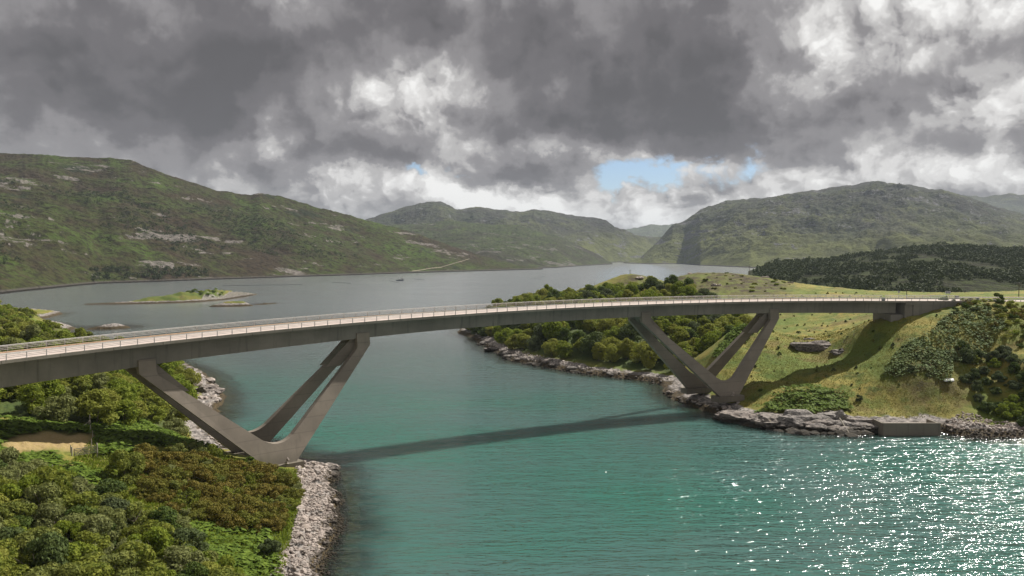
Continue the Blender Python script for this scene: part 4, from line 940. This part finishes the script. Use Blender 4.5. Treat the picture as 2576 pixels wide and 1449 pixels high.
def scatter_all(poly, n, mind, rs, land, zmin, zmax, dmax):
    P = np.array([p[:2] for p in poly]); lo = P.min(0); hi = P.max(0); A = lo+(hi-lo)*rs.random((n*6, 2))
    A = A[inpoly(poly, A[:, 0], A[:, 1])][:n*2]; z, d = land.base(A[:, 0], A[:, 1]); cell = set(); r = []
    for (x, y), zz, dd in zip(A, z, d):
        c = (int(x//mind), int(y//mind))
        if zz < zmin or zz > zmax or dd > dmax or c in cell: continue
        cell.add(c); r.append((x, y, zz))
        if len(r) >= n: break
    return r
rk = np.random.default_rng(77)
beach = Vl((740, 1172, 2), (800, 1160, 1.5), (858, 1186, 0), (870, 1240, 0), (880, 1300, 0), (865, 1370, 0), (830, 1460, 0), (690, 1460, 2.2), (720, 1390, 2.2), (745, 1310, 2.2), (758, 1240, 2.2))
boulders(scatter_all(beach, 170, 1.15, rk, L, .2, 5, 99), .38, 1.15, 'pale angular boulder on the stony beach below the left bridge foot', 'boulders of the stony beach', rk)
stones('beach_stones', beach, 3600, .34, .16, .46, L, 'pale shattered stones of the beach below the left bridge foot', rk, -.9, 6)
cliff = Vl((400, 915, 5), (460, 920, 6), (530, 950, 1), (575, 1000, 0), (560, 1050, 0), (515, 1065, 1), (500, 990, 4), (430, 960, 6))
boulders(scatter_all(cliff, 60, 2.6, rk, L, .3, 9, 12), .8, 2.4, 'pale block of rock on the broken cliff behind the left V legs', 'blocks of the broken cliff', rk, .1)
foot_l = Vl((520, 1085, 3), (580, 1130, 2), (640, 1140, 2), (680, 1125, 1), (640, 1115, 0), (560, 1085, 0))
stones('foot_stones', foot_l, 220, .8, .3, .9, L, 'rubble at the waterline behind the left V legs', rk)
riprap = Vl((1660, 1000, 1), (1672, 980, 1), (1730, 985, 3.5), (1800, 1005, 4), (1865, 1000, 4.2), (1860, 1022, 2.5), (1790, 1045, .3), (1720, 1022, .3))
boulders(scatter_all(riprap, 120, 1.5, rk, Rt, .0, 5.5, 14), .6, 1.15, 'grey boulder in the rock bank below the right-hand V feet', 'boulders under the right-hand V feet', rk)
stones('shore_rubble', Vl((1640, 968, 0), (1700, 945, 3), (1560, 928, 3), (1420, 905, 3), (1300, 880, 3), (1225, 850, 3), (1195, 860, 0), (1270, 905, 0), (1400, 935, 0), (1560, 957, 0)), 1700, .95, .3, .85, Rt, 'dark rubble along the foot of the wooded point', rk, -.4, 4.2, 9)
shore_b = Vl((2366, 1060, 2.5), (2420, 1045, 3), (2600, 1060, 3.5), (2650, 1075, 2), (2650, 1110, 0), (2480, 1106, 0), (2366, 1096, 0))
boulders(scatter_all(shore_b, 90, 1.3, rk, Rt, -.2, 4, 16), .4, .85, 'grey boulder on the shore beside the old concrete quay', 'boulders beside the quay', rk)
stones('quay_shore_stones', shore_b, 900, .55, .2, .5, Rt, 'small grey stones on the shore beside the quay', rk, -.5, 4.5, 20)
# bedded slabs along the right-hand shore
SM = [rock_mesh('bedded_rock', 60+k, 2, 1.0, .62, .24+.05*(k % 3), 9, 'rock') for k in range(5)]
def slabs(pts, smin, smax, group, where, rs):
    for x, y, z in pts:
        o = bpy.data.objects.new('bedded_rock', SM[int(rs.integers(5))]); col.objects.link(o); s = smin+(smax-smin)*rs.random()**1.5
        o.location = (x, y, z+.1*s); o.rotation_euler = (.22+rs.uniform(-.12, .12), rs.uniform(-.15, .1), rs.uniform(-.5, .5)); o.scale = (s, s, s*(.8+.6*rs.random()))
        tag(o, f"{'large' if s > smin+.5*(smax-smin) else 'small'} {'weed-dark' if z < 1.2 else 'grey'} bedded rock slab {where(x)}", 'rock', group)
slabs(scatter_all(Vl((1800, 1020, 3), (1900, 1030, 3.4), (2050, 1045, 3.2), (2140, 1040, 3.4), (2215, 1062, 2.4), (2225, 1092, .2), (2140, 1096, .2), (2000, 1091, .2), (1900, 1076, .2), (1830, 1056, .2), (1790, 1040, .4)), 190, 1.5, rk, Rt, -.3, 4.6, 12), 1.2, 3.2, 'bedded slabs of the rocky shore', lambda x: 'below the right-hand V foot' if x < 74 else 'below the bracken mat' if x < 88 else 'beside the old quay', rk)
slabs(scatter_all(Vl((1640, 968, 0), (1690, 950, 3), (1560, 930, 3), (1420, 908, 3), (1300, 884, 3), (1225, 852, 3), (1195, 860, 0), (1270, 905, 0), (1400, 933, 0), (1560, 955, 0)), 90, 2.8, rk, Rt, -.2, 3.6, 7), 1.4, 3.6, 'bedded slabs round the wooded point', lambda x: 'at the foot of the wooded point', rk)
# larger outcrops
def outcrop(name, seed, pt, s, sq, rz, label, mat='rock'):
    me = rock_mesh(name, seed, 4, 1, 1, 1, 16, mat); n = len(me.vertices); a = np.empty(n*3); me.vertices.foreach_get('co', a); a = a.reshape(-1, 3)
    rr = 1+.26*fbm(a[:, 0]*2+a[:, 2]*3.1, a[:, 1]*2-a[:, 2]*1.7, 5, seed)
    a *= rr[:, None]; a = a*np.array(s)
    q = (a[:, 2]+.25*fbm(a[:, 0]*.4, a[:, 1]*.4, 3, seed))/(.28*s[2]+.15); a[:, 2] += ((np.floor(q)+sstep(q-np.floor(q), .5, .95))-q)*(.28*s[2]+.15)*.95
    me.vertices.foreach_set('co', a.astype(np.float32).ravel()); me.update()
    o = bpy.data.objects.new(name, me); col.objects.link(o); o.location = pt; o.rotation_euler = (0, 0, rz); tag(o, label, 'rock'); return o
def R3(x, y, dz=0): return (x, y, Rt.z(x, y)+dz)
def RV(vx, vy, Y, dz=0): x, y, _ = VY(vx, vy, Y); return R3(x, y, dz)
outcrop('rock_outcrop', 801, RV(2055, 882, 268, -.5), (10.5, 6.0, 3.0), None, -.3, 'long layered rock ledge breaking out of the grass below the bridge')
outcrop('rock_outcrop', 802, RV(2112, 904, 258, -.35), (4.5, 2.6, 1.4), None, -.5, 'low end of the layered ledge at the edge of the bridge shadow')
outcrop('rock_outcrop', 803, RV(2040, 858, 283, .1), (3.6, 2.2, 1.0), None, .2, 'small pale slab on the grass just above the layered ledge')
for k, (vx, vy, s, lab) in enumerate([(1860, 1050, (7, 5, 2.8), 'grey rock shelf dropping to the water below the right V foot'), (1940, 1062, (8, 5.5, 3.4), 'layered rock shelf in front of the bracken mat'),
        (2030, 1068, (8.5, 5.5, 4.0), 'tall layered rock face below the bracken mat'), (2110, 1062, (6.5, 5.2, 4.6), 'highest grey bluff of the rocky shore left of the quay'),
        (2170, 1070, (5.5, 4.2, 3.2), 'sloping rock slab against the left side of the quay'), (2200, 1078, (3.2, 2.4, 1.6), 'low wet rock at the quay corner')]):
    x, y, _ = V(vx, vy+14, 0); outcrop('shore_rock', 820+k, (x, y+2.6, .7), s, None, .15*(k % 3)-.2, lab)
outcrop('rock_outcrop', 840, RV(2090, 996, 222, .1), (2.8, 1.6, .8), None, -.2, 'pale bare rock at the top edge of the bracken mat')
for k, (vx, vy, Y, s, lab) in enumerate([(1800, 727, 430, (2.6, 1.8, 1.3), 'white boulder pair member with a rounded top on the brown moor'), (1808, 730, 428, (2.2, 1.5, 1.2), 'white flat boulder next to the rounded one on the moor'),
        (1735, 694, 478, (2.4, 1.6, .9), 'pale rock near the top of the grassy dome'), (1610, 698, 512, (5, 3, 1.6), 'pale slab on the rocky knoll beside the pole'), (1990, 722, 440, (2.4, 1.4, .9), 'pale rock on the grassy shoulder before the dark rise'),
        (1925, 700, 455, (2.6, 1.8, .8), 'bare rock on the ridge near the thin pole'), (2240, 810, 300, (1.2, .8, .5), 'small white stone on the grass under the bridge')]):
    outcrop('pale_rock', 850+k, RV(vx, vy, Y, .2), s, None, k*.5, lab, 'boulder')
outcrop('rock_outcrop', 870, (*V(445, 935, 5)[:2], L.z(*V(445, 935, 5)[:2])-.3), (7, 6, 2.8), None, .6, 'pale broken crag top showing between the girder and the left V leg')
outcrop('rock_outcrop', 871, (*V(520, 985, 2)[:2], L.z(*V(520, 985, 2)[:2])-.3), (5, 6, 2.6), None, .9, 'pale crag above the water behind the left V leg')
outcrop('shore_rock', 872, (*V(812, 1182, .8)[:2], .9), (4.0, 2.6, 1.3), None, .4, 'dark shore rock at the tip of the stony beach')
outcrop('shore_rock', 873, (*V(835, 1192, .4)[:2], .4), (2.2, 1.8, 1.0), None, 1.4, 'small black rock standing in the water off the beach tip')
outcrop('rock_outcrop', 874, (*V(68, 1190, 12)[:2], L.z(*V(68, 1190, 12)[:2])+.1), (1.4, 1.0, .8), None, .4, 'pale boulder in bracken near the field gate')
outcrop('shore_rock', 875, VY(85, 795, 610), (12, 6, 2.0), None, .1, 'pale shore rock at the tip of the headland beyond the bridge')
outcrop('shore_rock', 876, (*V(1235, 878, 1)[:2], .8), (6, 4, 1.8), None, .8, 'dark rock at the tip of the wooded point')
# ------------------------------------------------------------------ old concrete quay
qa = np.array(V(2222, 1096)); qb = np.array(V(2366, 1096)); qd = qb-qa; qrz = math.atan2(qd[1], qd[0]); ql = np.linalg.norm(qd); qc = (qa+qb)/2
quay = empty('concrete_quay', tuple(qc), qrz); tag(quay, 'old box-shaped concrete quay standing in the water at the foot of the grass slope', 'quay')
m = MB(); m.box((0, .25, .85), (ql, .5, 4.7)); m.build('front_wall', M['quay'], quay)
m = MB(); m.box((-ql/2+.25, 3.3, .8), (.5, 5.6, 4.5)); m.build('side_wall', M['quay'], quay)
m = MB(); m.box((ql/2-.25, 3.3, .8), (.5, 5.6, 4.5)); m.build('side_wall', M['quay'], quay)
m = MB(); m.box((0, 3.5, -.2), (ql-1.04, 6, 4.4)); m.build('rubble_fill', M['boulder'], quay)
for xx in (-ql*.17, ql*.16):
    m = MB(); m.box((xx, 2.6, 2.15), (1.9, 2.2, .35), .3); m.build('slab', M['fascia'], quay)
a, b = V(2112, 1052, 3.2), V(2138, 1094, .1)
m = MB(); m.tube(a, b, .2, .17, 8); o = m.build('log_pole', M['wood']); tag(o, 'straight bleached pole leaning down the rock face to the water', 'pole')
# white dinghy lying on the shore
def dinghy():
    x, y, _ = V(2386, 1024, 3.4); z = Rt.z(x, y)
    vs, fs, n, k = [], [], 9, 7
    for a in range(n):
        t = a/(n-1); w = .75*math.sin(math.pi*min(1, .12+t*.62))**.8*(1 if t < .98 else .3); 
        for b in range(k):
            s = math.pi*b/(k-1); vs.append((t*3.4-1.7, -w*math.cos(s), .62*math.sin(s)*(.75+.25*t)))
    for a in range(n-1):
        for b in range(k-1): fs.append((a*k+b, a*k+b+1, (a+1)*k+b+1, (a+1)*k+b))
    fs += [tuple(range(k-1, -1, -1)), tuple((n-1)*k+b for b in range(k))]
    t = empty('dinghy', (x, y, z-.05), .4); mk('hull', vs, fs, M['white'], True, t)
    m = MB(); m.box((0, 0, .63), (3.1, .07, .06)); m.build('keel', M['white'], t); tag(t, 'small white dinghy lying upturned on the grass above the quay stones', 'boat')
dinghy()
# cairns on the plinths
def cairn(pt, label):
    t = empty('cairn', pt); zz = 0; rs = random.Random(int(pt[0]*7))
    for k, s in enumerate((.62, .52, .42, .34, .24)):
        o = bpy.data.objects.new('stone', BM[k]); col.objects.link(o); o.parent = t; o.scale = (s, s, s*.8); o.location = (rs.uniform(-.1, .1), rs.uniform(-.1, .1), zz+s*.4); o.rotation_euler = (0, 0, k*1.3); zz += s*.66
    tag(t, label, 'cairn')
cairn(tuple(np.array(bp(16.1, -4.2))*[1, 1, 0]+[0, 0, CAM_H-42.75]), 'small cairn of stacked stones at the foot of the left V legs')
cairn(tuple(np.array(bp(60.0, -4.2))*[1, 1, 0]+[0, 0, CAM_H-41.1]), 'small cairn of stacked stones at the foot of the right V legs')
# ------------------------------------------------------------------ gate and fences
def gate():
    x0, y0, _ = V(185, 1155, 11.3); x1, y1, _ = V(242, 1146, 11.3); z = (L.z(x0, y0)+L.z(x1, y1))/2+.1; ln = math.hypot(x1-x0, y1-y0); rz = math.atan2(y1-y0, x1-x0)
    t = empty('field_gate', (x0, y0, z), rz)
    for k in range(5): m = MB(); m.box((ln/2, 0, .45+k*.27), (ln-.1, .07, .12)); m.build('bar', M['wood'], t)
    for xx in (.12, ln*.5, ln-.12): m = MB(); m.box((xx, .08, 1.0), (.11, .06, 1.3)); m.build('stile', M['wood'], t)
    m = MB(); m.tube((.12, .15, .45), (ln*.5, .15, 1.55), .05, .05, 5); m.build('brace', M['wood'], t)
    for xx in (-.25, ln+.15): m = MB(); m.tube((xx, 0, -.6), (xx, 0, 2.0), .13, .12, 7); m.build('gate_post', M['wood'], t)
    tag(t, 'weathered five-bar wooden field gate beside the dry grass patch', 'gate')
gate()
fp = MB(); fp.tube((0, 0, -.5), (0, 0, 1.35), .09, .07, 6); fpm = fp.build('fence_post', M['wood']); fpl = [fpm]
def fpost(pt, h, label, group=None, lean=0.):
    o = fpl.pop() if fpl else fpm.copy()
    if o is not fpm: col.objects.link(o)
    o.location = pt; o.scale = (1, 1, h); o.rotation_euler = (lean, 0, 0); tag(o, label, 'fence post', group)
for k, (vx, vy, z) in enumerate([(230, 1122, 12), (233, 1105, 12.4), (228, 1090, 12.8), (224, 1072, 13.4)]):
    fpost(onL(vx, vy, z), 1.15, 'weathered post of the wire fence running uphill from the field gate', 'posts of the fence above the gate')
for vx, vy, z in [(178, 1150, 11.4), (132, 1195, 11.5), (108, 1237, 11.2)]:
    fpost(onL(vx, vy, z), 1.05, 'old grey fence post standing in the bracken below the field gate', 'posts of the fence below the gate')
fpost(onL(226, 1068, 13.6), 2.0, 'tall straining post at the edge of the scrub wood')
m = MB(); a = onL(226, 1068, 13.6); b = onL(196, 1078, 13.6); m.tube((a[0], a[1], a[2]+1.5), (b[0], b[1], b[2]+.1), .07, .07, 5); tag(m.build('fence_strut', M['wood']), 'slanting timber strut propping the tall straining post', 'strut')
for k in range(8):
    x = 103+k*2.9; y = 262-k*.8; fpost(onR(x, y), .95, 'thin post of the fence crossing the bridge shadow on the slope', 'posts of the fence in the bridge shadow')
# ------------------------------------------------------------------ poles and signs
def power_pole(pt, h, label, arms=1, kit=False):
    t = empty('utility_pole', pt); m = MB(); m.tube((0, 0, -.6), (0, 0, h), .17, .12, 7); m.build('mast', M['darkwood'], t)
    for k in range(arms):
        m = MB(); m.box((0, 0, h-.3-k*.9), (2.0, .14, .14)); a = m.build('crossarm', M['darkwood'], t)
        for xx in (-.85, 0, .85): m = MB(); m.tube((xx, 0, h-.25-k*.9), (xx, 0, h+.02-k*.9), .07, .05, 6); m.build('insulator', M['white'], a)
    if kit: m = MB(); m.box((.25, 0, h*.45), (.7, .5, .8)); m.build('transformer', M['steel'], t)
    tag(t, label, 'utility pole')
power_pole(RV(2281, 742, 312), 6.4, 'tall utility pole with equipment on the mound behind the bridge end', 1, True)
power_pole((*VY(2563, 750, 300)[:2], Rt.z(*VY(2563, 750, 300)[:2])), 5.6, 'brown utility pole with crossarm beside the road beyond the bridge', 2)
power_pole(RV(1585, 692, 520), 2.6, 'short pole with a crossarm on top of the rocky knoll')
power_pole(RV(1885, 697, 470), 5.5, 'thin pale pole on the ridge before the dark wooded rise')
def sign(pt, rz, w, h, ht, label, npost=2):
    t = empty('road_sign', pt, rz); m = MB(); m.box((0, 0, ht), (w, .05, h)); p = m.build('sign_plate', M['white'], t)
    m = MB(); m.box((0, -.03, ht), (w*.92, .02, h*.86)); m.build('sign_face', M['steel'], p)
    for k in range(npost):
        xx = (k-(npost-1)/2)*w*.6; m = MB(); m.tube((xx, .06, -.6), (xx, .06, ht+h*.45), .05, .05, 6); m.build('post', M['steel'], t)
    tag(t, label, 'sign')
x, y, z = bp(90.5, 11.6, 0); sign((x, y, z-.3), bcurve(90)[3], 2.0, .75, 2.4, 'grey rectangular road sign on two posts where the far parapet ends')
x, y, z = bp(84.5, 12.0, 0); sign((x, y, z-.4), bcurve(84)[3], .8, .5, 2.6, 'small sign on a thin post near the mound behind the bridge end', 1)
for k, (i, o) in enumerate(((79.6, .65), (91.2, .65), (91.2, 9.9))):
    x, y, z = bp(i, o, .1); t = empty('utility_box', (x, y, z), bcurve(i)[3]); m = MB(); m.box((0, 0, .5), (1.1, .4, 1.0)); m.build('cabinet', M['steel'], t); m = MB(); m.box((0, 0, 1.03), (1.2, .5, .06)); m.build('lid', M['post'], t)
    tag(t, ['grey steel cabinet against the near parapet over the abutment', 'grey steel cabinet where the near parapet meets the crash barrier', 'grey steel cabinet where the far parapet meets the crash barrier'][k], 'cabinet')
# ------------------------------------------------------------------ fish farm boat and booms
def workboat():
    x, y, _ = V(1006, 706); t = empty('workboat', (x, y, 0), .15); vs, fs = [], []; n, k = 9, 5
    for a in range(n):
        q = a/(n-1); w = 2.6*(1 if q < .7 else math.sqrt(max(0.02, 1-((q-.7)/.3)**2)))
        for b, (oy, oz) in enumerate(((-1, 1.7), (-.85, -.3), (0, -.6), (.85, -.3), (1, 1.7))): vs.append((q*13-6.5, oy*w, oz+(.7*(q-.7)/.3 if q > .7 and oz > 1 else 0)))
    for a in range(n-1):
        for b in range(k-1): fs.append((a*k+b, (a+1)*k+b, (a+1)*k+b+1, a*k+b+1))
        fs.append((a*k+4, (a+1)*k+4, (a+1)*k, a*k))
    fs += [tuple(range(k)), tuple((n-1)*k+b for b in range(k-1, -1, -1))]
    mk('hull', vs, fs, M['hull'], False, t)
    m = MB(); m.box((3.0, 0, 2.9), (2.6, 3.0, 2.8)); c = m.build('wheelhouse', M['white'], t)
    m = MB(); m.box((3.0, 0, 3.6), (2.66, 3.06, .8)); m.build('window_band', M['black'], c)
    m = MB(); m.tube((-1, 0, 1.6), (-1, 0, 5.5), .3, .25, 6); m.tube((-1, 0, 5.5), (.8, 0, 8.6), .25, .2, 6); m.tube((.8, 0, 8.6), (4.5, 0, 8.2), .2, .14, 6); m.build('crane', M['steel'], t)
    tag(t, 'dark workboat with a crane moored at the floating fish farm rings', 'boat')
workboat()
def boom(pts, label):
    P = [np.array(V(a, b, .15)) for a, b in pts]; Q = []
    for k in range(len(P)-1):
        for s in range(6):
            q = s/6; p0 = P[max(k-1, 0)]; p3 = P[min(k+2, len(P)-1)]; a, b = P[k], P[k+1]
            Q.append(.5*((2*a)+(-p0+b)*q+(2*p0-5*a+4*b-p3)*q*q+(-p0+3*a-3*b+p3)*q**3))
    Q.append(P[-1]); m = MB()
    for a, b in zip(Q[:-1], Q[1:]): m.tube(a, b, .32, .32, 5, False)
    o = m.build('floating_boom', M['black']); tag(o, label, 'boom')
boom([(988, 700), (979, 703), (982, 707), (998, 710), (1008, 709)], 'curved black floating boom at the bow of the workboat')
boom([(1044, 696), (1041, 700), (1050, 703), (1069, 704)], 'curved black floating boom just right of the workboat')
boom([(1355, 694), (1369, 695), (1368, 698), (1335, 702)], 'hook-shaped floating boom out near the headland of the green spur')
boom([(836, 711), (860, 711.5), (882, 712.5)], 'straight floating boom lying off the shore of the long moor hill')
boom([(560, 718), (650, 717.5), (760, 715.5)], 'long low mooring line of floats behind the green islet')
# hill track
def track(pts, hillname, w):
    vx, Y, Z = HILLS[hillname]; P = []
    for k in range(len(pts)-1):
        for s in range(14):
            q = s/14; P.append((pts[k][0]+(pts[k+1][0]-pts[k][0])*q, pts[k][1]+(pts[k+1][1]-pts[k][1])*q))
    vs, fs = [], []
    for a, b in P:
        c = int(np.clip(np.searchsorted(vx, a), 0, len(vx)-1)); pr = 640.4-FV*(Z[c]-CAM_H)/Y[c]
        vis = np.where(pr <= b)[0]; j = int(vis[0]) if len(vis) else 5
        x = (vx[c]-1288)/FV*Y[c, j]; y = Y[c, j]; z = Z[c, j]
        vs += [(x, y-w, z+.4), (x, y+w, z+1.6)]
    fs = [(2*k, 2*k+2, 2*k+3, 2*k+1) for k in range(len(P)-1)]
    o = mk('track', vs, fs, plain('gravel_track', (.30, .26, .19), .95)); o['kind'] = 'structure'
track([(1036, 683), (1060, 680), (1075, 677), (1110, 673), (1128, 667), (1160, 658), (1182, 651)], 'left_moor_hill', 4.0)
# ------------------------------------------------------------------ air
def haze():
    m, t = new_mat('thin_haze')
    v = nd(t, 'ShaderNodeVolumePrincipled', {'Color': (.74, .86, 1.0, 1), 'Density': 4.2e-5, 'Anisotropy': .0})
    nd(t, 'ShaderNodeOutputMaterial', {1: v.outputs[0]})
    b = MB(); b.box((0, 6400, 265), (22000, 13600, 550)); o = b.build('haze', m); o['kind'] = 'stuff'; tag(o, 'thin blue haze in the air over the loch and hills', 'haze')
haze()
